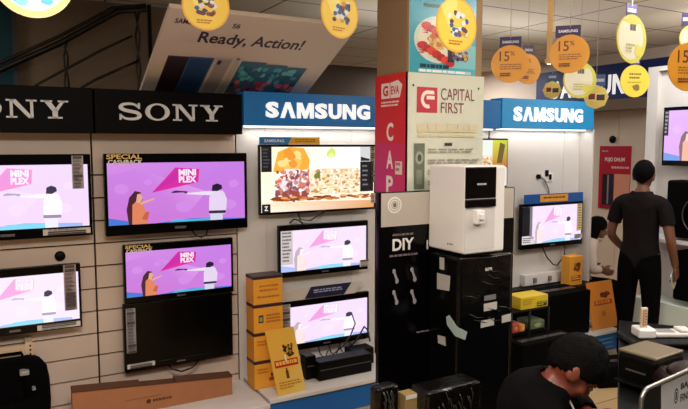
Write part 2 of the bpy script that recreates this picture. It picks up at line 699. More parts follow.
sign_blue(XM + 0.004, XB1, 1.985, 2.212, 'blue sign with white letters left of the pillar, over the food picture screen', PY(266, 109, 4.09).x, PY(370, 109, 4.09).x, PY(266, 117.5, 4.09).z, PY(266, 101.5, 4.09).z)
sign_blue(XB1 + 0.012, XB2 - 0.006, 1.99, 2.225, 'blue sign mostly hidden behind the pillar', PY(395, 109, 4.09).x, PY(480, 109, 4.09).x, 2.05, 2.16)
sign_blue(XB2 + 0.008, XE, 1.995, 2.25, 'blue sign with white letters right of the pillar', PY(514, 114, 4.09).x, PY(583, 114, 4.09).x, PY(514, 121, 4.09).z, PY(514, 106.5, 4.09).z)

# long blue banner high on the right wall
BX = 6.585
t = thing('wall_banner', 'long dark blue banner with big white letters high on the far right wall', 'banner', (BX, 6.42, 2.38), R(-90))
m = MB(); m.box(0, 3.6, 0, 0.012, 0, 0.44); m.build('panel', mat('navy_banner', (16, 40, 112), 0.5), t)
mb = block_text('SAMSUNG', 1.34, 0.235, 0.006, 0.03)
mb.xform(Matrix.Translation((6.42 - 6.17, -0.006, 0.08))); mb.build('lettering', SIGNLET, t)

# ================================================================== SCREEN PICTURES
def mixc(a, b, t):
    return tuple(a[i] + (b[i] - a[i]) * t for i in range(3))


def ad(a, u0, u1, wash, girl=True, v0=0.0, v1=1.0, pale=False):
    """purple film advert; u0..u1 is where the picture lies on the panel; wash = how far it blows out to white"""
    WHT = (252, 246, 255)

    def c(col, k=1.0):
        return mixc(col, WHT, wash * k)

    def U(u):
        return u0 + (u1 - u0) * u

    def V(v):
        return v0 + (v1 - v0) * v

    def poly(pts, col):
        a.poly([(min(max(U(p[0]), 0.0), 1.0), V(p[1])) for p in pts], col)

    BG = lambda col: mixc(col, (240, 230, 250), wash)
    a.poly([(0, 0), (1, 0), (1, 1), (0, 1)], [BG((206, 120, 214)), BG((206, 126, 226)), BG((200, 126, 232)), BG((214, 142, 232))])
    a.poly([(.0, .2), (.55, .1), (.7, .5), (.2, .9), (0, .8)], [BG((204, 124, 222)), BG((206, 124, 220)), BG((224, 158, 238)), BG((206, 132, 232)), BG((204, 130, 226))])
    poly([(-.02, .0), (1.02, .0), (1.02, .05), (.6, .09), (.3, .03), (-.02, .16)], c((70, 120, 214), 0.6))
    poly([(.40, .0), (.78, .0), (.74, .07), (.48, .08)], c((60, 190, 224), 0.45))
    for q, (x, yv, r) in enumerate(((.12, .62, .05), (.30, .72, .03), (.9, .3, .05), (.55, .30, .06), (.93, .66, .04))):
        a.poly([(U(x + r * math.cos(k * PI / 5)), V(yv + r * 1.7 * math.sin(k * PI / 5))) for k in range(10)], mixc((212, 140, 234), (242, 234, 252), wash))
    MAG = c((222, 40, 160), 0.66)
    poly([(.325, .545), (.495, .955), (.67, .925), (.66, .70)], MAG)
    poly([(.325, .545), (.51, .93), (.505, .735)], c((204, 40, 168), 0.66))
    if pale:
        poly([(.50, .955), (.675, .93), (.665, .69), (.495, .735)], (206, 190, 206))
        poly([(.51, .945), (.668, .922), (.658, .70), (.505, .742)], (248, 238, 250))
    for s, va, vb in (('MINI', .815, .925), ('PLEX', .70, .805)):
        a.text(s, U(.518), V(va), U(.645), V(vb), (236, 214, 238) if pale else (250, 236, 250), 0.05)
    # woman with long hair, orange dress
    if girl:
        poly([(.165, .0), (.15, .28), (.17, .48), (.21, .585), (.25, .56), (.262, .45), (.235, .30), (.215, .0)], c((74, 30, 44), 0.75))
        poly([(.185, .0), (.19, .36), (.22, .42), (.265, .36), (.285, .18), (.29, .0)], c((226, 132, 92), 0.9))
        poly([(.215, .40), (.225, .53), (.25, .54), (.262, .47), (.245, .38)], c((232, 170, 150), 0.95))
        poly([(.245, .355), (.34, .43), (.34, .46), (.25, .40)], c((232, 170, 150), 0.95))
        poly([(.25, .12), (.28, .24), (.305, .23), (.29, .10)], c((200, 96, 70), 0.9))
    # two pistols pointing at each other
    poly([(.46, .545), (.49, .57), (.58, .55), (.575, .51), (.545, .535), (.47, .53)], c((60, 36, 80), 0.75))
    # man in white, dark hair
    poly([(.57, .52), (.74, .545), (.86, .50), (.86, .44), (.74, .47), (.58, .50)], c((236, 226, 244), 0.6))
    poly([(.735, .14), (.74, .44), (.78, .54), (.845, .54), (.875, .40), (.865, .14)], c((232, 214, 244), 0.9))
    poly([(.76, .545), (.765, .64), (.80, .67), (.835, .64), (.84, .58), (.80, .535)], c((30, 22, 44), 0.16))
    poly([(.735, .155), (.865, .15), (.865, .20), (.735, .205)], c((60, 40, 70), 0.6))
    poly([(.745, .0), (.745, .15), (.84, .15), (.84, .0)], c((214, 214, 236), 0.5))


def food(a, rnd):
    a.poly([(0, 0), (1, 0), (1, 1), (0, 1)], [(255, 248, 226), (250, 232, 190), (236, 250, 250), (255, 240, 200)])
    a.poly([(0, .0), (1, .0), (1, .12), (0, .16)], [(250, 240, 220), (214, 150, 90), (226, 160, 110), (250, 230, 196)])
    a.poly([(.10, .62), (.14, .92), (.24, 1), (.36, .98), (.41, .80), (.40, .66), (.25, .60)], (240, 168, 56))
    for i in range(14):
        a.blob(.24 + .13 * (rnd.random() - .5), .82 + .25 * (rnd.random() - .5), .05, .07, rnd.choice([(250, 190, 90), (232, 150, 50), (252, 214, 140)]), rnd)
    a.blob(.60, .90, .05, .09, (206, 226, 110), rnd)
    a.blob(.60, .86, .03, .05, (234, 240, 160), rnd)
    # layered dessert at the left, crumbed roll at the right, glazed edge beneath
    a.poly([(.10, .20), (.15, .52), (.20, .66), (.32, .66), (.37, .50), (.38, .22)], (238, 222, 226))
    a.poly([(.30, .26), (.33, .64), (.40, .60), (.42, .24)], (196, 120, 110))
    a.poly([(.12, .16), (.14, .34), (.38, .38), (.39, .18)], (160, 76, 62))
    a.poly([(.40, .24), (.41, .58), (.50, .66), (.80, .66), (.87, .54), (.88, .26)], (240, 222, 190))
    pal = [(255, 250, 236), (232, 190, 130), (250, 220, 160), (200, 140, 80), (255, 244, 214), (226, 176, 140)]
    for i in range(260):
        u, v = .42 + .44 * rnd.random(), .26 + .38 * rnd.random()
        a.blob(u, v, .010 + .016 * rnd.random(), .012 + .022 * rnd.random(), rnd.choice(pal), rnd, 6)
    pal2 = [(246, 236, 240), (196, 140, 130), (150, 70, 60), (226, 190, 196), (120, 90, 120), (214, 120, 90)]
    for i in range(130):
        u, v = .12 + .28 * rnd.random(), .17 + .46 * rnd.random()
        a.blob(u, v, .012 + .016 * rnd.random(), .018 + .03 * rnd.random(), pal2[2] if (v < .3 and rnd.random() < .6) else rnd.choice(pal2), rnd, 6)
    for i in range(50):
        u = .10 + .88 * rnd.random()
        a.blob(u, .17 + .05 * rnd.random(), .04, .022, rnd.choice([(176, 86, 40), (206, 120, 60), (140, 60, 36), (232, 160, 90)]), rnd, 7)
    for i in range(10):
        a.blob(.45 + .05 * rnd.random(), .5 + .1 * rnd.random(), .012, .04, (120, 126, 60), rnd, 6)


STICKW = (214, 206, 198)
TV_GROUP = 'televisions on the display wall'


def label_strip(t, name, x, z, w, h, y, rnd, base=STICKW, dark=(60, 52, 56), vertical=True, caption=None):
    a = Art(w, h, base)
    n = max(3, int(h / w * 3)) if vertical else 3
    for i in range(n):
        if rnd.random() < 0.35:
            a.rect(.10, 1 - (i + .9) / n, .9, 1 - (i + .1) / n, mixc(dark, base, 0.15))
        else:
            a.lines(.12, 1 - (i + .9) / n, .88, 1 - (i + .1) / n, 3, dark, rnd)
    a.xform(Matrix.Translation((x, y, z)))
    a.v = [Vector((p.x, p.y, p.z)) for p in a.v]
    return a.build(name, PRINT, t)


def tv(label, x0, x1, z0, z1, Yf, art=None, bright=SCREEN, top=0.05, bot=0.045, side=0.014, rz=0.0, group=TV_GROUP, wall=YW, stick=(), tilt=0.0, seed=1, foot=False):
    """a wall-mounted television; local origin = lower left front corner"""
    rnd = random.Random(seed)
    w, h = x1 - x0, z1 - z0
    t = thing('television', label, 'television', (x0, Yf, z0), rz, group)
    m = MB()
    m.rbox(0, w, 0.0, 0.032, 0, h, 0.004)
    m.rbox(w * .16, w * .84, 0.03, 0.052, h * .10, h * .72, 0.008)
    m.build('back_shell', BLACK, t)
    m = MB()
    f = -0.006
    m.rbox(0, w, f, 0.004, h - top, h, 0.002)
    m.rbox(0, w, f, 0.004, 0, bot, 0.002)
    m.rbox(0, side, f, 0.004, bot, h - top, 0.002)
    m.rbox(w - side, w, f, 0.004, bot, h - top, 0.002)
    m.build('bezel', GLOSSBLACK, t)
    sw, sh = w - 2 * side, h - top - bot
    a = Art(sw, sh, (8, 7, 9))
    if art:
        art(a)
    a.xform(Matrix.Translation((side, -0.0015, bot)))
    a.build('screen', bright if art else GLOSSBLACK, t)
    m = MB()
    m.box(w * .46, w * .54, -0.0075, -0.006, bot * .35, bot * .6)
    m.build('emblem', mat('grey_emblem', (120, 118, 122), 0.3, metal=.6), t)
    m = MB()
    m.box(w * .36, w * .64, 0.045, wall - Yf, h * .30, h * .62)
    m.build('wall_mount', DARKMETAL, t)
    for s in stick:
        if s[0] == 'strip':
            _, u, v0_, v1_, wd, base = s
            label_strip(t, 'info_sticker', u * w, v0_ * h, wd, (v1_ - v0_) * h, -0.0085, rnd, base)
        elif s[0] == 'low':
            _, u0_, u1_, v0_, v1_ = s
            label_strip(t, 'price_sticker', u0_ * w, v0_ * h, (u1_ - u0_) * w, (v1_ - v0_) * h, -0.0085, rnd, vertical=False)
        elif s[0] == 'offer':
            a = Art(w * .24, h * .135)
            a.text('SPECIAL', .02, .52, .98, .95, (232, 196, 116), .03)
            a.text('CASHBACK', .06, .02, 1.0, .46, (236, 228, 214), .03)
            a.xform(Matrix.Translation((w * .012, -0.0085, h * .865)))
            a.build('offer_sticker', PRINT, t)
    return t


def topper(t, x, z, w, h, y, left, right, split=.45, txt=True):
    """card standing on the top edge of a television"""
    m = MB(); m.box(x, x + w, y + 0.0006, y + 0.004, z, z + h)
    o = m.build('top_card', WHITEPL, t)
    a = Art(w, h, right)
    a.poly([(0, 0), (split, 0), (split + .07, 1), (0, 1)], left)
    if txt:
        a.text('SAMSUNG', .08, .3, split - .06, .7, (226, 232, 240), .02)
        a.lines(split + .12, .25, .92, .75, 2, mixc(right, (120, 50, 20), .6), random.Random(3), .6, .1)
    a.xform(Matrix.Translation((x, y, z)))
    b = a.build('card_print', PRINT, o)
    return o


def rect_px(xl, xr, yt, yb, Y, ref='l'):
    px = xl if ref == 'l' else xr
    return PY(xl, yt, Y).x, PY(xr, yt, Y).x, PY(px, yb, Y).z, PY(px, yt, Y).z


YT = 4.17
x0, x1, z0, z1 = rect_px(103.2, 246.3, 153.8, 236.8, YT)
CW = x1 - x0
tv('largest wall television, purple film advert and cashback sticker at top left', x0, x1, z0, z1, YT, lambda a: ad(a, -.03, .985, 0.0, True, -.04, .96), SCREEN, .058, .066, .018,
   stick=(('offer',),), seed=2)
xr = PY(90, 154, YT).x
zt, zb = PY(90, 154, YT).z, PY(90, 235, YT).z
tv('upper television at the left edge, washed-out advert with a pink PLEX flag', xr - CW, xr, zb, zt, YT, lambda a: ad(a, .094, .939, .78), SCREEN_BRIGHT, .062, .060, .018,
   stick=(('strip', .885, .58, .98, .065, (176, 166, 166)), ('low', .70, .985, .03, .10)), seed=3)
xr = PY(80, 263, YT).x
zt, zb = PY(80, 263, YT).z, PY(80, 326.5, YT).z
tv('lower television at the left edge, very pale advert, above the backpack', xr - 0.74, xr, zb, zt, YT, lambda a: ad(a, .104, .924, .93, pale=True), SCREEN_BRIGHT, .050, .052, .014,
   stick=(('strip', .87, .28, .99, .070, (170, 150, 152)), ('low', .66, .985, .02, .10)), seed=4)
x0, x1, z0, z1 = rect_px(122.8, 232.6, 245.5, 304, YT)
tv('medium television with purple advert, right above the switched-off one', x0, x1, z0, z1, YT, lambda a: ad(a, -.02, .985, 0.02, True, -.03, .97), SCREEN, .046, .036, .014,
   stick=(('offer',),), seed=5)
x0, x1, z0, z1 = rect_px(122.8, 232, 305, 372.6, YT)
t = tv('switched-off black television above the cardboard carton', x0, x1, z0, z1, YT, None, SCREEN, .02, .04, .014,
       stick=(('strip', .02, .28, .94, .060, (150, 144, 146)), ('low', .02, .26, .04, .11)), seed=6)
# hanging cables
m = MB(); m.tube([(.28, .04, .0), (.30, .0, -.03), (.36, -.01, -.055), (.44, .0, -.045), (.50, .03, .0)], 0.006); m.build('cable', CABLE, t)
o = [q for q in COL.objects if q.get('label', '').startswith('largest wall')][0]
m = MB(); m.tube([(.54, .04, .02), (.56, .0, -.025), (.60, -.008, -.045), (.64, 0, -.03), (.66, .04, .02)], 0.006); m.build('cable', CABLE, o)

# --- bay with the food picture
x0, x1, z0, z1 = rect_px(259, 375, 144.6, 215.4, YT)


def food_art(a):
    food(a, random.Random(11))
    a.rect(0, .62, .085, 1, (22, 20, 24))
    a.lines(.012, .66, .07, .97, 6, (70, 72, 84), random.Random(5), .4)
    a.rect(0, 0, .07, .13, (28, 26, 30))
    a.text('Z', .02, .03, .05, .10, (230, 230, 230), .03)
    a.rect(.86, .76, .955, 1, (206, 204, 206))
    a.poly([(.865, .77), (.95, .77), (.95, .80), (.865, .84)], (30, 30, 34))
    a.rect(.86, .27, .985, .76, (20, 18, 22))
    a.lines(.88, .32, .94, .7, 5, (120, 118, 126), random.Random(6), .35)


t = tv('television with a bright food picture under the left blue sign', x0, x1, z0, z1, YT, food_art, SCREEN_BRIGHT, .016, .016, .010,
       stick=(('strip', .945, .42, .97, .045, (190, 180, 160)), ('low', .955, 1.0, .10, .25)), seed=7)
topper(t, 0.0, z1 - z0 + .001, .47, .052, -0.004, (24, 112, 178), (226, 168, 40), .46)
m = MB(); m.tube([(.30, .03, .02), (.32, .02, -.05), (.40, .01, -.06), (.55, .03, .01)], 0.005); m.build('cable', CABLE, t)
x0, x1, z0, z1 = rect_px(278.6, 367.5, 226, 278.5, YT)


def pale_art(a):
    ad(a, .0, .96, .86, pale=True)
    a.rect(0, .18, .13, 1, (196, 186, 184))
    a.lines(.015, .22, .115, .97, 9, (88, 80, 84), random.Random(8), .5)


t = tv('television with pale advert, second from the top beneath the left blue sign', x0, x1, z0, z1, YT, pale_art, SCREEN_BRIGHT, .040, .040, .014, seed=8, stick=(('low', .90, 1.02, .06, .2),))
m = MB(); m.tube([(.10, .03, .39), (.12, .0, .42), (.16, -.004, .41), (.2, .02, .38)], 0.006); m.build('cable', CABLE, t)
x0, x1, z0, z1 = rect_px(281, 368.5, 302.5, 353, YT)
t = tv('lowest lit television under the left blue sign, partly behind the yellow cartons', x0, x1, z0, z1, YT, lambda a: ad(a, -.06, .98, .84, pale=True), SCREEN_BRIGHT, .046, .048, .014, seed=9,
       stick=(('strip', .0, .3, .95, .07, (190, 182, 176)),))
hh = z1 - z0
m = MB(); m.prism([(.0, hh), (.62, hh), (.68, hh + .085), (.02, hh + .085)], .004); o = m.build('top_card', mat('grey_card', (196, 188, 180), .5), t)
m = MB(); m.prism([(.19, hh + .004), (.52, hh + .004), (.585, hh + .088), (.24, hh + .088)], .003); m.xform(Matrix.Translation((0, -.004, 0))); m.build('navy_print', mat('navy_print', (24, 28, 60), .4), o)
a = Art(.24, .03); a.lines(0, 0, 1, 1, 2, (150, 158, 190), random.Random(2), .6, .1); a.xform(Matrix.Translation((.26, -.005, hh + .035))); a.build('print', PRINT, o)
m = MB()
for k in range(4):
    xx = .30 + .09 * k
    m.tube([(xx, .03, .04), (xx + .02, .01, -.06), (xx + .05, -.005, -.10), (xx + .09, .01, -.04)], 0.005)
m.build('cable', CABLE, t)

# --- hidden bay: only the right end of its screen shows beside the white purifier
xr = PY(507.5, 140, YT).x
t = tv('television peeking out between the white purifier and the right white bay', xr - 0.86, xr, PY(507, 187, YT).z, PY(507, 138.5, YT).z, YT,
       lambda a: (food(a, random.Random(21)), a.poly([(.80, .42), (1, .42), (1, 1), (.80, 1)], [(206, 130, 60), (190, 110, 60), (200, 214, 40), (226, 226, 60)]), a.rect(.80, 0, 1, .40, (240, 232, 226)), a.poly([(.86, .5), (.9, .95), (.97, .9), (.93, .5)], (110, 90, 40))),
       SCREEN, .014, .014, .010, seed=10)

# --- right white bay
x0, x1, z0, z1 = rect_px(521.5, 582.6, 204.6, 250, YT)


def small_art(a):
    ad(a, .08, .94, .86, pale=True)
    a.rect(0, .22, .12, 1, (22, 20, 24))
    a.rect(.12, .2, .16, 1, (120, 116, 120))
    a.rect(0, 0, .20, .20, (214, 206, 202))
    a.lines(.01, .02, .18, .18, 3, (60, 52, 56), random.Random(4))
    a.rect(.91, .25, 1, 1, (176, 150, 96))
    a.lines(.925, .28, .985, .98, 10, (90, 70, 40), random.Random(9), .5)


t = tv('small television with pale advert in the right white bay', x0, x1, z0, z1, YT, small_art, SCREEN_BRIGHT, .024, .045, .012, seed=12, stick=(('low', .86, 1.0, .14, .24),))
hh = z1 - z0
m = MB(); m.box(.03, x1 - x0, -.002, .003, hh, hh + .085); o = m.build('top_card', mat('blue_card', (24, 84, 160), .5), t)
a = Art(.36, .065, (226, 156, 52)); a.lines(.12, .3, .9, .7, 1, (130, 70, 30), random.Random(1), .6, .1); a.xform(Matrix.Translation((.22, -.006, hh + .012))); a.build('print', PRINT, o)
m = MB(); m.tube([(.30, .04, .02), (.34, .01, -.09), (.42, 0, -.17), (.47, 0, -.18), (.56, .0, -.10), (.58, .01, -.02), (.56, .04, .03)], 0.006); m.build('cable', CABLE, t)

# wall bracket and socket in the right bay
p0 = PY(536, 180, YW)
t = thing('wall_socket', 'small white socket with black clips and a hanging grey cable in the right bay', 'socket', (p0.x, YW, p0.z))
m = MB(); m.rbox(.06, .21, -.012, .0, -.02, .06, .003); m.build('plate', WHITEPL, t)
m = MB(); m.disc((.02, -.02, .03), .022, .02); m.rbox(.10, .13, -.03, -.012, .03, .09, .003); m.rbox(.15, .18, -.02, -.012, .0, .05, .003); m.build('clip', BLACK, t)
m = MB(); m.tube([(.05, -.012, .03), (.09, -.02, .0), (.14, -.02, -.08), (.17, -.012, -.18), (.16, -.01, -.27)], .007); m.build('cable', mat('grey_cable', (150, 146, 142), .5), t)

# cable grommets in the wall
for (px, py, lab) in ((60, 256, 'black round cable grommet above the lower left television'),):
    p = PY(px, py, YW)
    m = MB(); m.disc((0, -.006, 0), .031, .012); m.ball((0, -.004, 0), .022, .006, .022)
    o = m.build('cable_grommet', BLACK); o.location = p; tag(o, lab, 'grommet')

# ================================================================== LEANING BOARD WITH PHONES OVER THE SIGNS
BY = 4.36
bl = PY(139.5, 94, BY)
br_ = PY(301.5, 94, BY)
# the top edge keeps the same x while it comes forward
tl_dir = ray(169.7, 7.7)
kx = bl.x / tl_dir.x
tl = O + tl_dir * kx
ang = math.atan2(BY - tl.y, tl.z - bl.z)
bh = math.hypot(BY - tl.y, tl.z - bl.z)
bw = br_.x - bl.x
t = thing('tilted_board', 'big pale board with phones and the words Ready, Action, tilted above the signs', 'board', (bl.x, BY, bl.z))
Mt = Matrix.Rotation(ang, 4, 'X')
m = MB(); m.rbox(0, bw, .001, .03, 0, bh, .003, M=Mt); m.build('panel', mat('pale_board', (218, 206, 190), .55), t)
a = Art(bw, bh)
DK = (38, 26, 26)
a.text('Ready, Action!', .19, .645, .765, .80, DK, .022)
a.text('SAMSUNG', .045, .86, .20, .91, DK, .02)
a.text('S6', .33, .86, .37, .91, DK, .02)


def phone(u, w, col, edge, v1, lean=0.0, h=.62):
    a.poly([(u, v1 - h), (u + w, v1 - h), (u + w, v1), (u, v1)], edge)
    a.poly([(u + w * .06, v1 - h), (u + w * .94, v1 - h), (u + w * .94, v1 - .02), (u + w * .06, v1 - .02)], col)


phone(.075, .12, (40, 26, 32), (60, 44, 50), .51)
phone(.185, .135, (34, 70, 120), (60, 100, 150), .515)
phone(.335, .085, (166, 160, 164), (190, 186, 190), .52)
a.rect(.345, .44, .365, .49, (40, 36, 44))
phone(.44, .02, (200, 196, 196), (120, 110, 116), .53)
rnd = random.Random(31)
for i, u in enumerate((.475, .61, .735)):
    a.rect(u, .02 - .05 * i, u + .145, .50 - .02 * i, (60, 110, 124))
    for q in range(34):
        vv = .04 + .38 * rnd.random()
        a.blob(u + .012 + .12 * rnd.random(), vv, .02, .035, rnd.choice([(70, 170, 180), (110, 190, 196), (50, 100, 130)] if vv > .24 else [(214, 56, 64), (160, 60, 70), (236, 120, 110), (70, 56, 90)]), rnd, 7)
a.v = [Mt @ p for p in a.v]
a.build('print', PRINT, t)
for xx in (.12, bw - .12):
    m = MB(); q = Mt @ Vector((xx, .015, bh - .01)); m.tube([q, (xx, q.y, CEIL - bl.z)], .003, 6); m.build('hanging_wire', METAL, t)

# ================================================================== PILLAR DRESSING
WZ0, WZ1 = 1.585, 2.243
t = thing('pillar_wrap', 'red and white CAPITAL FIRST box wrapped around the middle of the pillar', 'advertising board', (1.985, 2.87, WZ0))
m = MB(); m.box(0, .012, 0.0, .31, 0, WZ1 - WZ0); m.build('red_side', mat('red_board_edge', (196, 30, 40), .5), t)
x1w = PY(484, 77, 2.87).x - 1.985
m = MB(); m.box(0.0, x1w, 0.0, .02, 0, WZ1 - WZ0); m.build('white_front', mat('white_board', (204, 206, 190), .5), t)
# red side print: fades to magenta downwards
a = Art(.31, WZ1 - WZ0)
a.poly([(0, 0), (1, 0), (1, 1), (0, 1)], [(196, 40, 120), (206, 40, 96), (212, 36, 36), (208, 32, 34)])
a.poly([(0, .42), (1, .42), (1, 1), (0, 1)], [(208, 38, 52), (212, 36, 44), (214, 36, 34), (210, 32, 32)])
WT = (240, 228, 224)
a.text('CA', .40, .655, .62, .655 + .0001, WT) if False else None
for ch, v in (('C', .44), ('A', .205), ('P', -.01)):
    a.text(ch, .40, v, .62, v + .155, WT, .03)
a.rect(.22, .80, .50, .93, WT)
a.text('G', .27, .82, .45, .91, (200, 40, 44), .04)
a.poly([(.52, .80), (.82, .80), (.90, .90), (.76, .945), (.52, .93)], WT)
a.text('EVA', .54, .83, .80, .90, (200, 40, 44), .03)
a.lines(.22, .72, .80, .775, 2, WT, random.Random(4), .5, .1)
a.rect(.70, .16, .92, .27, (234, 210, 196))
a.lines(.72, .17, .9, .26, 2, (160, 120, 120), random.Random(5))
a.xform(Matrix.Translation((-.0015, .31, 0)) @ Matrix.Rotation(R(-90), 4, 'Z')); a.build('side_print', PRINT, t)
a = Art(x1w, WZ1 - WZ0)
RED = (186, 44, 60)
a.rect(.13, .675, .385, .885, RED)
a.ring(.265, .785, .085, .075, .42, (238, 220, 214), 20, R(70), R(290))
a.poly([(.25, .785), (.35, .785), (.35, .815), (.25, .815)], (238, 220, 214))
a.poly([(.27, .828), (.35, .828), (.34, .858), (.27, .858)], (238, 220, 214))
a.text('CAPITAL', .43, .785, .87, .885, (120, 54, 62), .0)
a.text('FIRST', .43, .675, .73, .765, (120, 54, 62), .0)
for u in (.085, .925):
    a.ell(u, .895, .012, .011, (50, 44, 40), 10)
a.lines(.14, .505, .92, .585, 1, (206, 196, 168), random.Random(3), .9, .05)
a.lines(.14, .455, .88, .535, 2, (206, 194, 150), random.Random(6), .5, .05)
a.rect(.10, .04, .23, .42, (100, 108, 92))
a.ell(.165, .30, .05, .055, (150, 154, 140), 16)
a.ell(.165, .30, .025, .03, (70, 76, 66), 12)
a.rect(.13, .08, .20, .2, (126, 132, 116))
a.rect(.48, .40, .58, .425, (54, 48, 46))
for k in range(4):
    a.lines(.27, .33 - .09 * k, .94, .375 - .09 * k, 2, (150, 142, 132), random.Random(20 + k), .45, .3)
a.xform(Matrix.Translation((0, -.0015, 0))); a.build('front_print', PRINT, t)

# poster above it
px0, px1 = PY(409.5, 60, 2.885).x, PY(475.5, 60, 2.885).x
pz0 = PY(410, 74, 2.885).z
pw, ph = px1 - px0, 2.72 - pz0
t = thing('poster', 'light blue poster with red prawns on the upper front of the pillar', 'poster', (px0, 2.885, pz0))
m = MB(); m.box(0, pw, .001, .008, 0, ph); m.build('backing', WHITEPL, t)
a = Art(pw, ph)
a.poly([(0, 0), (1, 0), (1, 1), (0, 1)], [(60, 156, 176), (96, 182, 198), (60, 150, 182), (70, 160, 190)])
a.poly([(.55, .10), (1, .10), (1, .36), (.7, .42)], (130, 196, 206))
a.ell(.42, .40, .36, .26, (206, 216, 204), 24)
a.ell(.42, .41, .30, .21, (226, 222, 200), 24)
for i in range(40):
    a.blob(.40 + .2 * (rnd.random() - .5), .38 + .12 * (rnd.random() - .5), .06, .04, rnd.choice([(214, 180, 90), (226, 196, 120), (196, 120, 60)]), rnd)
for (cy, cx) in ((.50, .36), (.28, .30)):
    for k in range(7):
        a.blob(cx + .07 * k - .12, cy - .03 * k + .05, .085, .05, ((196, 40, 44), (176, 36, 36), (216, 70, 52))[k % 3], rnd, 10, .2)
    for k in range(5):
        a.poly([(cx - .10, cy + .06 - .02 * k), (cx - .20, cy + .09 - .03 * k), (cx - .10, cy + .04 - .02 * k)], (206, 46, 60))
a.rect(.56, .16, .66, .4, (50, 40, 60))
for i in range(30):
    a.blob(.76 + .22 * (rnd.random() - .5), .23 + .1 * (rnd.random() - .5), .035, .03, rnd.choice([(220, 214, 210), (120, 90, 120), (60, 50, 80), (200, 170, 100)]), rnd, 6)
a.text('SEAFOOD', .12, .93, .6, .97, (30, 90, 90), .01) if False else None
a.rect(.2, .755, .6, .79, (34, 96, 84))
a.lines(.15, .075, .6, .125, 1, (30, 60, 80), random.Random(8), .8, .2)
a.rect(.12, .03, .92, .065, (170, 212, 214))
a.lines(.14, .03, .9, .065, 1, (230, 240, 240), random.Random(9), .8)
a.build('print', GLOSSPRINT, t)

# ================================================================== BLACK DIY STAND, PURIFIER, WRAPPED APPLIANCES
sx0, sx1 = PY(379, 230, 2.80).x, PY(514, 230, 2.80).x
STZ = 1.607
t = thing('display_stand', 'tall black DIY display stand with a pale band on top, behind the purifier', 'display stand', (sx0, 2.80, 0))
sw = sx1 - sx0
m = MB(); m.rbox(0, sw, 0, .03, 0.06, STZ, .004); m.build('back_panel', GLOSSBLACK, t)
m = MB(); m.rbox(-.02, sw + .02, -.005, .08, 0, .06, .004); m.build('base', BLACK, t)
m = MB(); m.box(.012, sw - .012, -.004, .0, 1.425, STZ - .006); m.build('pale_band', mat('pale_grey_band', (186, 176, 166), .4), t)
a = Art(sw, STZ)
uu = lambda px: (PY(px, 220, 2.80).x - sx0) / sw
vv = lambda px, py: PY(px, py, 2.80).z / STZ
cx, cy = uu(394), vv(394, 205)
rr = .085
for k, q in enumerate((1.0, .66, .34)):
    a.ring(cx, cy, rr * q / sw * .5 * 1.05, rr * q / STZ * .52, .22, (230, 226, 218))
a.ell(cx, cy, .012, .008, (120, 110, 100))
a.text('DIY', uu(392), vv(392, 251), uu(413.5), vv(392, 239), (226, 222, 218), .03)
a.lines(uu(392), vv(392, 237), uu(413), vv(392, 234), 1, (110, 100, 104), random.Random(2), .7, .1)
a.lines(uu(389), vv(389, 258), uu(417), vv(389, 255), 1, (110, 100, 104), random.Random(3), .7, .1)
a.text('I', uu(426), vv(426, 249), uu(427.5), vv(426, 240), (200, 196, 196), .03)
a.lines(uu(417), vv(417, 333), uu(429), vv(417, 331), 1, (130, 120, 124), random.Random(3), .7, .1)
for (ix, iy) in ((395, 276), (413, 274), (395, 297), (413, 296)):
    for (dx, dy, q) in ((-1.5, -5, 3.2), (1.5, 5, 3.4), (0, 0, 2)):
        a.blob(uu(ix + dx), vv(ix, iy + dy), q * .0042, q * .0030, (150, 146, 150), random.Random(ix + iy), 8, .2)
    a.poly([(uu(ix - 2.6), vv(ix, iy - 5)), (uu(ix - .6), vv(ix, iy - 6)), (uu(ix + 2.8), vv(ix, iy + 5)), (uu(ix + .8), vv(ix, iy + 6))], (150, 146, 148))
a.xform(Matrix.Translation((0, -.006, 0))); a.build('print', PRINT, t)

# purifier: corner at px 465, side back to the stand
ux = PY(428, 210, 2.80).x
uy = ux / (ray(465, 210).x / ray(465, 210).y)
ux1 = PY(505, 210, uy).x
uz1, uz0 = PY(465, 166, uy).z, PY(465, 255, uy).z
t = thing('water_purifier', 'white water purifier with a black panel and a tap, on the black stand', 'water purifier', (ux, uy, uz0))
w, d, h = ux1 - ux, 2.795 - uy, uz1 - uz0
m = MB(); m.rbox(0, w, 0, d, 0, h, .012, 3); m.build('body', WHITEPL, t)
bx0, bx1 = PY(465, 190, uy).x - ux + .002, PY(495, 190, uy).x - ux
bz0 = PY(466, 208, uy).z - uz0
m = MB(); m.rbox(bx0, bx1, -.010, .004, bz0 + .045, h - .006, .004); o = m.build('black_panel', GLOSSBLACK, t)
a = Art(.06, .012); a.text('kent', 0, 0, 1, 1, (1, 1, 1)) if False else a.lines(0, 0, 1, 1, 1, (170, 166, 168), random.Random(1), .8, .0)
a.xform(Matrix.Translation(((bx0 + bx1) / 2 - .03, -.0105, h - .10))); a.build('lettering', PRINT, o)
m = MB(); m.rbox(bx0, bx1, -.012, .004, bz0, bz0 + .040, .004); m.build('control_strip', GLOSSBLACK, t)
m = MB(); m.rbox(bx0, bx1, -.0115, .002, bz0 + .0405, bz0 + .0445, .001); m.build('chrome_line', METAL, t)
tx = PY(477, 215, uy).x - ux
m = MB(); m.rbox(tx - .026, tx + .03, -.028, 0.004, bz0 - .085, bz0 - .012, .006); m.rbox(tx - .012, tx + .016, -.045, -.02, bz0 - .06, bz0 - .03, .004); m.build('tap', WHITEPL, t)
m = MB(); m.box(bx0, bx1, -.002, 0.002, .02, bz0 - .005); m.build('recess', mat('soft_white', (206, 202, 198), .5), t)
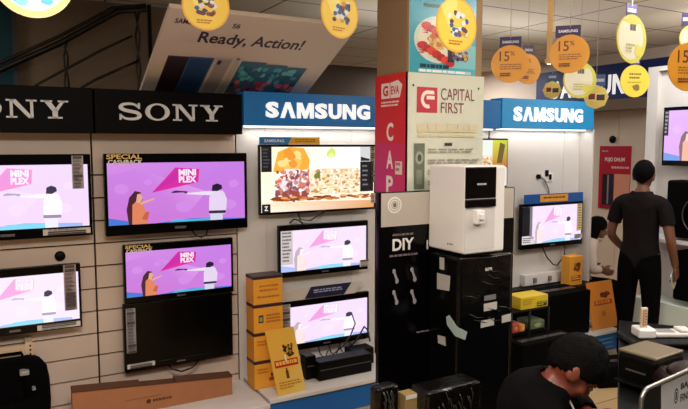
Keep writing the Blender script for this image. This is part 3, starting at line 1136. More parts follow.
a = Art(.05, .02); a.ell(.15, .5, .1, .28, (70, 60, 60)); a.lines(.35, .2, 1, .8, 1, (150, 146, 146), random.Random(1), .8, .0)
a.xform(Matrix.Translation((-.0005, .14, .03)) @ Matrix.Rotation(R(-90), 4, 'Z')); a.build('side_mark', PRINT, t)

# black wrapped upright appliance under the purifier
FILM = mat('black_stretch_film', (6, 6, 7), 0.2, spec=.35, bump=0.3, bscale=9)
fx, fy = 2.09, 2.53
fx1 = PY(512.5, 300, fy).x
fz = PY(462, 258, fy).z
t = thing('wrapped_refrigerator', 'upright black appliance wrapped in shiny film with pale stickers, under the purifier', 'refrigerator', (fx, fy, 0))
w = fx1 - fx
m = MB(); m.rbox(0, w, 0, .26, .02, fz, .02, 3); m.build('body', FILM, t)
m = MB()
for (a_, b_) in ((.0, .1), (.12, .34), (.05, .28)):
    pass
rnd = random.Random(5)
for k in range(9):
    xs = .03 + rnd.random() * (w - .12)
    zs = fz - .06 - rnd.random() * .30
    m.tube([(xs, -.002, zs), (xs + .05, -.004, zs - .03 + .02 * rnd.random()), (xs + .10, -.002, zs - .03)], [.001, .003, .001], 6)
m.tube([(-.002, -.003, fz - .004), (w * .5, -.004, fz - .012), (w, -.003, fz - .006)], .004, 6)
m.build('film_crease', mat('clear_film_crease', (44, 42, 42), .25), t)
PALE = mat('pale_sticker', (178, 174, 166), .5)


def sticker(pxs, plane='front', name='sticker', m_=PALE):
    vs = []
    for (px, py) in pxs:
        if plane == 'front':
            p = PY(px, py, fy - .003)
        else:
            p = PX(px, py, fx - .003)
        vs.append(p - Vector((fx, fy, 0)))
    mm = MB()
    n = len(vs)
    off = Vector((0, .002, 0)) if plane == 'front' else Vector((.002, 0, 0))
    mm.add(vs + [v + off for v in vs], [tuple(range(n)), tuple(range(2 * n - 1, n - 1, -1))] + [(k, (k + 1) % n, n + (k + 1) % n, n + k) for k in range(n)])
    return mm.build(name, m_, t)


sticker([(439.5, 257), (444, 258), (444, 270), (439.5, 269)], 'side')
sticker([(437, 273), (450, 276), (449, 291), (437, 289)], 'side')
sticker([(437.5, 335), (445, 337), (445.5, 346), (438, 343)], 'side')
sticker([(446, 317), (449, 315), (457, 327), (467, 332), (465, 340), (455, 336), (447, 325)], 'side', 'torn_sticker', mat('torn_label', (160, 178, 176), .4))
sticker([(481, 321), (494, 318.5), (494, 325), (481, 328)])
sticker([(502, 316), (511, 313.5), (511, 321), (502, 323)])
sticker([(485.5, 268), (492, 267.3), (492, 270), (485.5, 271)], 'front', 'emblem')
sticker([(484, 304), (497, 301.5), (497, 309), (484, 311.5)])
sticker([(484.5, 296), (496, 294), (496, 299), (484.5, 301)], 'front', 'sticker', mat('grey_sticker', (110, 108, 106), .5))

# lower cartons under clear film in front of the stand
FILM2 = mat('dark_carton_under_film', (9, 7, 7), 0.25, spec=.3, bump=0.5, bscale=14)
CREASE = mat('clear_film_crease', (44, 42, 42), .25)


def wrapped(x0, x1, y0, y1, z1, label, seed):
    t = thing('wrapped_carton', label, 'carton', (x0, y0, 0), 0, 'dark film-wrapped cartons before the stand')
    m = MB(); m.rbox(0, x1 - x0, 0, y1 - y0, 0, z1, .02, 3); m.build('carton', FILM2, t)
    r = random.Random(seed)
    m = MB()
    for k in range(16):
        xs = .02 + r.random() * (x1 - x0 - .06)
        zs = z1 - .01 - r.random() * .10
        m.tube([(xs, -.002, zs), (xs + .012, -.005, zs - .03), (xs + .004 + .02 * r.random(), -.002, zs - .07)], [.001, .0028, .001], 6)
    for k in range(7):
        xs = .02 + r.random() * (x1 - x0 - .12)
        m.tube([(xs, .004, z1 - .003), (xs + .05, .0, z1 - .004 + .004 * r.random()), (xs + .09, .006, z1 - .003)], [.001, .004, .001], 6)
    m.build('film_crease', CREASE, t)
    return t


wy = 2.22
wrapped(PY(428, 400, wy).x, PY(482, 400, wy).x, wy, wy + .14, PY(450, 388, wy).z, 'film-wrapped dark carton at the bottom, right of the narrow yellowish one', 3)
wrapped(PY(377, 400, wy).x, PY(400, 400, wy).x, wy, wy + .07, PY(378, 389, wy).z, 'film-wrapped dark carton at the bottom, left of the narrow yellowish one', 4)
a0, a1 = PY(404, 400, wy).x, PY(416, 400, wy).x
t = thing('slim_carton', 'narrow yellowish carton standing between two dark wrapped cartons', 'carton', (a0, wy - .01, 0))
m = MB(); m.rbox(0, a1 - a0, 0, .06, 0, PY(408, 394, wy).z, .004); m.build('carton', mat('dull_yellow_card', (126, 104, 60), .6, vary=.1, bscale=12), t)
m = MB(); zq = PY(408, 394, wy).z; m.box(0.004, a1 - a0 - .004, -.002, 0, zq - .02, zq - .003); m.build('tape', mat('clear_tape', (190, 186, 180), .3), t)

# ================================================================== LOW BASE UNITS AND WHAT STANDS ON THEM
BZ = 0.20


def base_unit(x0, x1, y0, label, front, ztop=BZ):
    t = thing('base_unit', label, 'display base', (x0, y0, 0), 0, 'low base units along the wall')
    m = MB(); m.rbox(0.0, x1 - x0, .02, YW - .003 - y0, 0, ztop - .03, .003); m.build('plinth', front, t)
    m = MB(); m.rbox(0, x1 - x0, 0, YW - .003 - y0, ztop - .029, ztop, .004); m.build('top', WHITE, t)
    return t


bu = base_unit(1.545, XB1 - .01, 3.75, 'low blue-fronted base with white top under the stack of yellow cartons', BLUE)
m = MB(); m.box(0.0, .6, .012, .02, .0, .004); 
base_unit(XB1 + .01, XB2 - .01, 3.75, 'low base hidden behind the black stand', BLUE)
bu2 = base_unit(XB2 + .01, XE + .02, 3.75, 'low blue-fronted base with white top at the right bay, under the leaning yellow card', BLUE, .19)
m = MB()
for k in range(3):
    m.box(.05, XE - XB2 - .05, .0165, .021, .03 + .04 * k, .036 + .04 * k)
m.build('stripe', mat('pale_blue_stripe', (120, 180, 220), .4), bu2)
base_unit(-1.2, 1.535, 3.72, 'low cream base under the long cardboard carton at the left', mat('cream_plinth', (196, 166, 136), .5), .185)

# stack of four yellow cartons
YC = PY(247, 380, 3.98)
yx1, yy = PY(283, 330, 3.96).x, 3.96
yx0 = PY(253.5, 300, yy).x
zh = (PY(283, 274, yy).z - BZ) / 4
words = ['topmost yellow carton of the stack, under a dark lid', 'second yellow carton from the top, with a small dark picture', 'third yellow carton from the top, partly behind the tent card', 'bottom yellow carton of the stack, on the white base']
for k in range(4):
    zb = BZ + zh * (3 - k)
    t = thing('yellow_carton', words[k], 'carton', (yx0, yy, zb + .0005), R([0, -.6, .4, 0][k]), 'yellow cartons stacked by the base')
    w = yx1 - yx0
    m = MB(); m.rbox(0, w, 0, .14, 0, zh - .018, .003); m.build('box', YELLOW, t)
    m = MB(); m.rbox(-.002, w + .002, -.002, .142, zh - .022, zh - .001, .003); m.build('lid', mat('dark_maroon_lid', (58, 34, 44), .4), t)
    a = Art(w, zh - .03)
    r = random.Random(60 + k)
    if k == 1:
        a.rect(.16, .42, .32, .74, (60, 60, 40)); a.rect(.19, .48, .29, .66, (150, 160, 110)); a.lines(.42, .35, .9, .75, 3, (180, 110, 40), r, .5, .2)
    elif k >= 2:
        a.rect(.50, .30, .72, .44, (170, 44, 30)); a.rect(.56, .48, .70, .62, (90, 40, 26)); a.lines(.1, .6, .45, .85, 2, (190, 112, 30), r, .5, .2)
    else:
        a.lines(.2, .45, .85, .8, 2, (190, 118, 40), r, .4, .2)
        a.lines(.12, .2, .9, .35, 1, (180, 110, 40), r, .4, .2)
    a.xform(Matrix.Translation((0, -.003, 0))); a.build('front_print', PRINT, t)

# yellow tent card standing before the stack
ty = 3.78
tx0, tx1 = PY(278, 388, ty).x, PY(307, 380, ty).x
tz1 = PY(273, 331, ty + .05).z
t = thing('tent_card', 'yellow tent card with a red band leaning before the stack of cartons', 'sign card', (tx0, ty, BZ), R(4))
w, h = tx1 - tx0, tz1 - BZ
tl = R(-9)
Mc = Matrix(((1, 0, -.13, 0), (0, 1, .16, 0), (0, 0, 1, 0), (0, 0, 0, 1)))
m = MB(); m.box(0, w, .001, .005, 0, h, M=Mc); m.build('card', mat('yellow_card', (232, 190, 84), .45), t)
m = MB(); m.box(w * .2, w * .8, .004, .16, 0, .006, M=None); m.build('foot', mat('yellow_card', (232, 190, 84), .45), t)
a = Art(w, h)
a.poly([(0, 0), (1, 0), (1, 1), (0, 1)], [(230, 184, 84), (240, 206, 110), (232, 184, 78), (236, 176, 66)])
a.rect(.10, .42, .92, .53, (196, 40, 24))
a.text('OFFER', .14, .44, .50, .51, (240, 200, 110), .02) if False else a.lines(.14, .44, .88, .51, 1, (236, 190, 100), random.Random(3), .8, .1)
a.text('JAGO', .5, .58, .9, .66, (90, 40, 20), .03) if False else a.blob(.70, .60, .16, .05, (80, 50, 24), random.Random(1))
for i in range(22):
    a.blob(.66 + .3 * (rnd.random() - .5), .68 + .12 * (rnd.random() - .5), .05, .03, rnd.choice([(70, 44, 24), (120, 84, 30), (40, 40, 36), (170, 120, 40)]), rnd, 6)
a.rect(.42, .24, .52, .36, (110, 60, 30))
a.rect(.44, .36, .50, .40, (130, 70, 30))
a.lines(.12, .08, .9, .2, 3, (190, 130, 50), random.Random(7), .5)
a.rect(.48, .50, .53, .60, (250, 240, 220))
a.v = [Mc @ p for p in a.v]
a.build('print', GLOSSPRINT, t)

# small black things on the left base
def blackbox(name, label, cat, xl, xr, yt, Y, depth, z0=BZ, m_=BLACK, detail=True):
    x0, x1 = PY(xl, yt, Y).x, PY(xr, yt, Y).x
    z1 = PY(xl, yt, Y).z
    t = thing(name, label, cat, (x0, Y, z0), 0)
    m = MB(); m.rbox(0, x1 - x0, 0, depth, 0.004, z1 - z0, .006); m.build('casing', m_, t)
    m = MB(); m.box(.01, x1 - x0 - .01, -.001, .002, (z1 - z0) * .55, (z1 - z0) * .6); m.build('trim_line', mat('dull_grey_line', (70, 68, 70), .35), t)
    return t


blackbox('soundbar', 'long low black soundbar on the left white base, below the lowest lit screen', 'soundbar', 319, 372, 363, 3.88, .12)
blackbox('set_top_box', 'small black box between the tent card and the soundbar', 'set-top box', 306, 316, 357, 3.95, .10)
blackbox('media_player', 'squat black box with cables at the pillar end of the left white base', 'media box', 352, 374, 351, 4.02, .12)
m = MB()
p = PY(345, 357, 4.1)
m.tube([(p.x, 4.1, .30), (p.x + .05, 4.0, .42), (p.x + .12, 4.02, .50), (p.x + .2, 4.1, .44), (p.x + .24, 4.13, .34)], .006)
m.tube([(p.x - .1, 4.1, .30), (p.x - .06, 4.02, .38), (p.x + .02, 4.05, .44), (p.x + .1, 4.12, .5), (p.x + .1, 4.2, .6)], .005)
o = m.build('power_cable', CABLE); tag(o, 'tangle of black power cables above the soundbar', 'cable')

# long brown carton lying at the foot of the left wall
cx0, cx1 = PY(72, 392, 4.0).x, PY(232, 374, 4.0).x
cz = PY(231, 376, 4.0).z
t = thing('cardboard_carton', 'long brown cardboard television carton lying below the switched-off screen', 'carton', (cx0, 4.0, .185))
w, h = cx1 - cx0, cz - .185
hl = PY(74, 391, 4.0).z - .185
m = MB(); m.prism([(0, 0), (w, 0), (w, h - .008), (0, hl - .008)], .06); m.build('box', CARD, t)
FLAPM = mat('dark_cardboard_edge', (92, 56, 38), .85)
m = MB()
for a_, b_ in ((0, .40), (.40, .62), (.62, 1.0)):
    za, zb_ = hl + (h - hl) * a_ - .008, hl + (h - hl) * b_ - .008
    q = .012 if a_ != .40 else .004
    m.add([(w * a_, -.004, za), (w * b_, -.004, zb_), (w * b_, .07, zb_), (w * a_, .07, za), (w * a_, -.008, za + q), (w * b_, -.008, zb_ + q), (w * b_, .07, zb_ + q * 1.6), (w * a_, .07, za + q * 1.6)],
          [(3, 2, 1, 0), (4, 5, 6, 7), (0, 1, 5, 4), (1, 2, 6, 5), (2, 3, 7, 6), (3, 0, 4, 7)])
m.build('top_flap', FLAPM, t)
m = MB(); m.box(.3, .52, -.0012, .004, h * .70, h * .73); m.build('tape', mat('brown_tape', (116, 72, 44), .3), t)
a = Art(.16, .035); a.ell(.1, .5, .09, .42, (84, 44, 24), 14); a.lines(.26, .25, 1, .75, 1, (92, 50, 28), random.Random(3), .9, .0)
a.xform(Matrix.Translation((w * .43, -.0015, h * .35))); a.build('print', PRINT, t)

# backpack hanging at the lower left
bx = PY(52, 400, 4.05)
t = thing('backpack', 'black backpack hanging on the wall hooks at the lower left edge', 'backpack', (bx.x - .40, 4.02, max(.195, PY(40, 425, 4.02).z)))
btop = PY(20, 361, 4.02).z - t.location.z
FAB = mat('black_nylon', (5, 4, 5), .9, spec=.06, bump=.2, bscale=90)
m = MB()
n = 24
out = []
hw = .20
prof = [(0.0, .88), (.06, .97), (.3, 1.0), (.62, .98), (.82, .92), (.93, .76), (.985, .58), (1.0, .45)]
rings = []
for (q, s) in prof:
    ring = []
    for k in range(n):
        a_ = 2 * PI * k / n
        cxs, sy = math.cos(a_), math.sin(a_)
        ex = (abs(cxs) ** .6) * (1 if cxs > 0 else -1)
        ey = (abs(sy) ** .6) * (1 if sy > 0 else -1)
        ring.append((.20 + hw * s * ex, .09 + .085 * (1 - .25 * q) * ey, q * btop))
    rings.append(ring)
vs = [p for g in rings for p in g]
fs = [(i * n + k, i * n + (k + 1) % n, (i + 1) * n + (k + 1) % n, (i + 1) * n + k) for i in range(len(prof) - 1) for k in range(n)]
fs += [tuple(range(n - 1, -1, -1)), tuple((len(prof) - 1) * n + k for k in range(n))]
m.add(vs, fs, None, True); m.build('bag', FAB, t)
m = MB(); m.rbox(.06, .34, -.035, .03, .03, btop * .42, .025, 3); m.build('front_pocket', FAB, t)
for s in (.10, .27):
    m = MB(); m.tube([(s, .02, btop * .45), (s, -.005, btop * .7), (s + .01, .03, btop * .93), (s + .01, .08, btop)], .012, 8); m.build('strap', FAB, t)
m = MB(); m.tube([(.13, .09, btop * .985), (.14, .09, btop + .022), (.25, .09, btop + .022), (.26, .09, btop * .985)], .009); m.build('top_handle', FAB, t)
BUCK = mat('pale_buckle', (150, 146, 142), .35)
for (a_, b_, c_, d_) in ((.235, .285, .80, .86), (.07, .12, .78, .85), (.295, .315, .56, .585)):
    m = MB(); m.rbox(a_, b_, -.035, .06, c_ * btop, d_ * btop, .006); m.build('buckle', BUCK, t)
# the hook bar with its label holder over the bag
hb = PY(33, 346, 4.12)
t2 = thing('hook_bar', 'clear price-label bar with a row of small holes above the backpack', 'hook bar', (hb.x - .44, 4.12, hb.z - .085))
m = MB(); m.box(0, .40, .0, .008, .03, .10); m.build('label_holder', mat('clear_label_holder', (206, 178, 150), .25), t2)
m = MB(); m.box(.40, .44, -.002, YW - 4.12, .0, .11); m.build('bracket', mat('cream_bracket', (212, 186, 160), .4), t2)
m = MB(); m.box(.0, .40, .0, YW - 4.12, .0, .028); m.build('bar', BLACK, t2)
m = MB()
for k in range(4):
    m.disc((.425, -.004, .015 + .025 * k), .006, .003, n=10)
m.build('hole', BLACK, t2)

# ================================================================== RIGHT BAY SHELF AND ITS GOODS
t = thing('wall_shelf', 'black wall shelf below the small television in the right white bay', 'shelf', (XB2 + .012, 3.98, .535))
m = MB(); m.rbox(0, XE - XB2 - .012, 0, YW - 3.98, 0, .03, .003); m.build('board', BLACK, t)
p0, p1 = PY(524, 278, 4.2), PY(570, 276, 4.2)
t = thing('white_ledge', 'white ledge with three small pegs above the black shelf', 'ledge', (p0.x, 4.19, .575))
m = MB(); m.rbox(0, p1.x - p0.x, 0, .058, 0.0, .10, .004); m.build('board', WHITEPL, t)
for k in range(3):
    xx = .10 + .19 * k
    m = MB(); m.rbox(xx, xx + .03, -.025, 0.001, .025, .07, .004); m.build('peg', mat('grey_peg', (130, 124, 118), .4), t)
m = MB(); m.box(0, p1.x - p0.x, .03, .035, -.008, .0); m.build('foot', WHITEPL, t)


def yellow_box(label, xl, xr, yt, Y, z0, depth, r, tilt=0.0):
    x0, x1, z1 = PY(xl, yt, Y).x, PY(xr, yt, Y).x, PY(xl, yt, Y).z
    t = thing('yellow_carton', label, 'carton', (x0, Y, z0), 0, 'small yellow cartons at the right bay')
    m = MB(); m.rbox(0, x1 - x0, 0, depth, 0.001, z1 - z0, .004); m.build('box', YELLOW, t)
    a = Art(x1 - x0, z1 - z0)
    for i in range(7):
        a.blob(.5 + .4 * (r.random() - .5), .62 + .2 * (r.random() - .5), .16, .09, r.choice([(90, 40, 24), (130, 60, 26), (190, 96, 30)]), r, 7)
    a.rect(.15, .16, .85, .34, (176, 70, 30))
    a.lines(.2, .18, .8, .32, 2, (240, 200, 110), r)
    a.xform(Matrix.Translation((0, -.002, 0))); a.build('front_print', PRINT, t)
    return t


yellow_box('small yellow carton standing on the black shelf beside the white ledge', 570, 583, 257, 4.03, .566, .10, random.Random(2))
p0 = PY(593, 331, 3.82)
cx1 = PY(618, 329, 3.82).x
ct = PY(594, 283, 3.86).z
t = thing('tent_card', 'orange card with dark red print leaning on the right blue base beside the standing man', 'sign card', (p0.x, 3.82, .191))
w, h = cx1 - p0.x, ct - .19
Mc = Matrix(((1, 0, -.10, 0), (0, 1, .14, 0), (0, 0, 1, 0), (0, 0, 0, 1)))
ORC = mat('orange_card', (226, 140, 44), .5)
m = MB(); m.box(0, w, .001, .006, 0, h, M=Mc); m.build('card', ORC, t)
m = MB(); m.box(w * .2, w * .8, .004, .14, 0, .006); m.build('foot', ORC, t)
a = Art(w, h)
a.poly([(0, 0), (1, 0), (1, 1), (0, 1)], [(222, 140, 60), (214, 130, 50), (230, 140, 40), (226, 134, 36)])
for i in range(12):
    a.blob(.66 + .3 * (rnd.random() - .5), .72 + .12 * (rnd.random() - .5), .10, .04, rnd.choice([(140, 40, 16), (100, 30, 16), (180, 70, 20)]), rnd, 7)
a.rect(.2, .50, .9, .60, (150, 40, 16))
a.lines(.24, .51, .86, .59, 1, (226, 130, 40), random.Random(8), .8)
a.rect(.44, .26, .58, .36, (190, 110, 30))
a.v = [Mc @ p for p in a.v]; a.build('print', PRINT, t)

# black boxes and a rack of packs below the shelf
x0, x1 = PY(530, 290, 3.80).x, PY(591, 290, 3.80).x
zt = PY(551, 296, 3.80).z
t = thing('black_block', 'big black carton under the wall shelf, left of the leaning orange card', 'carton', (x0, 3.80, .191))
m = MB(); m.rbox(0, x1 - x0, 0, .30, 0.0, zt - .191, .01); m.build('box', MATTBLACK, t)
m = MB(); m.box(.05, x1 - x0 - .05, .12, .18, zt - .191, zt - .189); m.build('tape', mat('dark_tape', (50, 48, 50), .25), t)
x0, x1 = PY(512, 300, 3.52).x, PY(549, 300, 3.52).x
t = thing('wire_rack', 'low black rack holding bright snack-like packs beside the wrapped appliance', 'rack', (x0, 3.52, 0))
w = x1 - x0
zs = [PY(512, y_, 3.52).z for y_ in (335, 313)]
for k, z in enumerate(zs):
    m = MB(); m.rbox(0, w, 0, .20, z - .012, z, .002); m.build('shelf', BLACK, t)
for (a_, b_) in ((0, 0), (w, 0), (0, .2), (w, .2), (w * .48, 0)):
    m = MB(); m.tube([(a_, b_, 0), (a_, b_, zs[1])], .009); m.build('upright', BLACK, t)
for (fa, fb, fz_, dz, col, lab) in ((.06, .26, 0, .075, (196, 70, 44), 'red pack at the left end of the black rack'), (.27, .42, 0, .06, (214, 140, 70), 'orange pack beside the red pack in the black rack'), (.54, .95, 0, .07, (92, 106, 72), 'grey-green pack at the right of the black rack')):
    t2 = thing('pack', lab, 'pack', (x0 + w * fa, 3.535, zs[fz_] + .0005), 0, 'packs in the black rack')
    ww = w * (fb - fa)
    m = MB(); m.rbox(0, ww, 0, .15, 0, dz, .012, 3); m.build('wrapper', mat('pack_' + str(col[0]), col, .35, vary=.25, bscale=30), t2)
    a = Art(ww, dz); a.blob(.5, .5, .3, .3, mixc(col, (240, 230, 200), .45), random.Random(3)); a.xform(Matrix.Translation((0, -.001, 0))); a.build('print', PRINT, t2)
x0, x1 = PY(521, 300, 3.54).x, PY(548, 300, 3.54).x
zt = PY(522, 298, 3.54).z
t = thing('yellow_carton', 'flat bright yellow carton lying on top of the black rack', 'carton', (x0, 3.54, zs[1] + .001), 0, 'small yellow cartons at the right bay')
m = MB(); m.rbox(0, x1 - x0, 0, .16, 0, zt - zs[1] - .001, .003); m.build('box', mat('bright_yellow', (220, 190, 40), .5), t)
a = Art(x1 - x0, zt - zs[1]); a.rect(.58, .1, .95, .5, (50, 34, 30)); a.lines(.6, .14, .92, .46, 2, (220, 200, 60), random.Random(4)); a.lines(.06, .3, .5, .8, 3, (170, 140, 40), random.Random(4), .4)
a.xform(Matrix.Translation((0, -.002, 0))); a.build('front_print', PRINT, t)
for k, (zz, lab) in enumerate(((PY(511, 306, 3.66).z, 'upper'), )):
    pass

x0, x1 = PY(508, 340, 3.45).x, PY(562, 340, 3.45).x
zt = PY(540, 334, 3.45).z
t = thing('black_block', 'long low black block on the floor before the rack, added for shade and dark goods', 'carton', (x0, 3.30, 0))
m = MB(); m.rbox(0, x1 - x0, 0, .17, 0.0, zt, .01); m.build('box', MATTBLACK, t)  # added block, darkens the base front where shade and black goods lie
m = MB(); m.box(.05, x1 - x0 - .05, .06, .11, zt - .001, zt + .001); m.build('tape', mat('dark_tape', (50, 48, 50), .25), t)

# ================================================================== RIGHT SIDE: WHITE DISPLAY UNIT ON THE RIGHT, POSTER, SCREEN
UX = 5.2
uy0 = PX(645, 150, UX).y
uztop = PX(645, 68, UX).z
t = thing('display_unit', 'tall white display unit at the right edge behind the standing man', 'display unit', (UX, uy0, 0), R(-90))
m = MB(); m.rbox(0, 1.4, .05, .50, 0, uztop, .006); m.build('carcass', WHITE, t)
m = MB(); m.box(.0, .10, .0, .05, 0, uztop); m.build('side_post', WHITE, t)
m = MB(); m.box(.10, 1.4, .0, .05, uztop - .04, uztop); m.build('top_rail', WHITE, t)
z0_ = PX(680, 249, UX).z
z1_ = PX(680, 237, UX).z
m = MB(); m.box(.10, 1.4, -.02, .05, z0_, z1_); m.build('shelf', WHITE, t)
zz = PX(680, 300, UX).z
m = MB(); m.box(.10, 1.4, -.02, .05, 0, zz); m.build('base_cabinet', mat('pale_green_white', (210, 220, 206), .4), t)
d = bpy.data.lights.new('unit_strip_glow', 'AREA'); d.shape = 'RECTANGLE'; d.size, d.size_y, 1.0, .06, 42, (1, .98, .95)
o = bpy.data.objects.new('unit_strip_glow', d); COL.objects.link(o); o.location = (4.72, uy0 - .6, 2.86); o.rotation_euler = (0, R(-22), 0)

p = PX(664.5, 107.5, UX - .06)
pb = PX(664.5, 165.5, UX - .06)
t = tv('television at the right edge with a woman on a purple picture', 0, .86, 0, p.z - pb.z, YW - .06, lambda a: (ad(a, .02, 1.0, .42, True), a.rect(0, .5, .045, 1, (40, 36, 44)), a.lines(.005, .52, .04, .98, 6, (150, 146, 156), random.Random(3))), SCREEN_BRIGHT, .03, .045, .012, seed=14, wall=YW + .05)
t.location = (UX - .06, p.y, pb.z)
t.rotation_euler = (0, 0, R(-90))


def speaker(label, px, yt, yb, Xp, h=None):
    p1, p2 = PX(px, yt, Xp), PX(px, yb, Xp)
    t = thing('loudspeaker', label, 'loudspeaker', (Xp, p1.y, p2.z), R(-90), 'black loudspeakers in the white unit')
    h = p1.z - p2.z
    w = .62
    m = MB(); m.rbox(0, w, 0, .20, 0, h, .02, 3); m.build('cabinet', MATTBLACK, t)
    m = MB()
    m.disc((w * .5, -.006, h * .42), .15, .012, n=36); m.disc((w * .5, -.012, h * .42), .055, .012, n=24)
    m.build('woofer', GLOSSBLACK, t)
    m = MB(); m.disc((w * .5, -.005, h * .84), .045, .010, n=24); m.build('tweeter', GLOSSBLACK, t)
    m = MB(); m.tube([(w * .5 + .155 * math.cos(2 * PI * k / 30), -.008, h * .42 + .155 * math.sin(2 * PI * k / 30)) for k in range(31)], .006, 6); m.build('woofer_ring', mat('dark_grey_ring', (58, 56, 60), .3), t)
    return t


speaker('black loudspeaker under the screen at the right edge, behind the man', 667, 180, 236.5, UX - .21)
speaker('lower black loudspeaker on the pale cabinet at the right edge', 674, 250, 299.5, UX - .21)
# ledges that carry the speakers
t = [q for q in COL.objects if q.name.startswith('display_unit')][0]
m = MB(); m.box(.10, 1.4, -.23, -.02, z1_ - .03, z1_); m.build('ledge', WHITE, t)
m = MB(); m.box(.10, 1.4, -.23, -.02, 0, zz); m.build('base_front', mat('pale_green_white', (210, 220, 206), .4), t)

# red poster on the far right wall
XP = 6.592
q0, q1 = PX(600, 146, XP), PX(632, 145, XP)
qb = PX(601, 208, XP)
w, h = q0.y - q1.y, q0.z - qb.z
t = thing('poster', 'red poster with phones on the pale wall beyond the standing man', 'poster', (XP, q0.y, qb.z), R(-90))
m = MB(); m.box(0, w, .001, .006, 0, h); m.build('backing', WHITEPL, t)
a = Art(w, h)
a.rect(0, 0, 1, 1, (186, 26, 54))
a.text('PUJO DHUM', .18, .74, .80, .82, (246, 230, 226), .03)
a.lines(.08, .89, .4, .93, 1, (236, 170, 170), random.Random(2))
a.lines(.4, .62, .94, .68, 1, (236, 180, 180), random.Random(3))
a.rect(.12, .03, .30, .55, (44, 22, 34)); a.rect(.30, .05, .48, .56, (40, 34, 56)); a.rect(.28, .08, .33, .54, (150, 140, 150))
a.rect(.50, .0, .98, .56, (226, 156, 130))
a.rect(.08, .0, .5, .06, (150, 20, 44))
a.build('print', PRINT, t)
p = PX(613, 139.5, XP)
m = MB(); m.disc((0, -.01, 0), .045, .012); m.ball((0, -.01, 0), .03, .008, .03)
o = m.build('cable_grommet', BLACK); o.location = (XP - .002, p.y, p.z); o.rotation_euler = (0, 0, R(-90)); tag(o, 'black round cable grommet just above the red poster', 'grommet')

# grey board far behind with a red mark
p0, p1 = PY(484, 80, 7.8), PY(566, 108, 7.8)
t = thing('wall_board', 'grey board with a small red mark on the far wall above the blue sign', 'board', (p0.x, 7.80, p1.z))
w, h = p1.x - p0.x, p0.z - p1.z
m = MB(); m.box(0, w, .001, .05, 0, h); m.build('panel', mat('grey_board', (120, 112, 110), .6), t)
a = Art(w, h); a.rect(.03, .22, .14, .5, (176, 40, 46)); a.lines(.05, .55, .5, .8, 1, (60, 48, 56), random.Random(12), .9, .2); a.lines(.2, .25, .5, .4, 1, (96, 84, 88), random.Random(13), .7)
a.build('print', PRINT, t)

# ================================================================== HANGING TAGS
TAGCARD = mat('purple_tag_card', (40, 28, 76), .5)
TAGBLUE = mat('blue_tag_card', (40, 84, 130), .5)
STR = mat('pale_string', (190, 170, 140), .6)


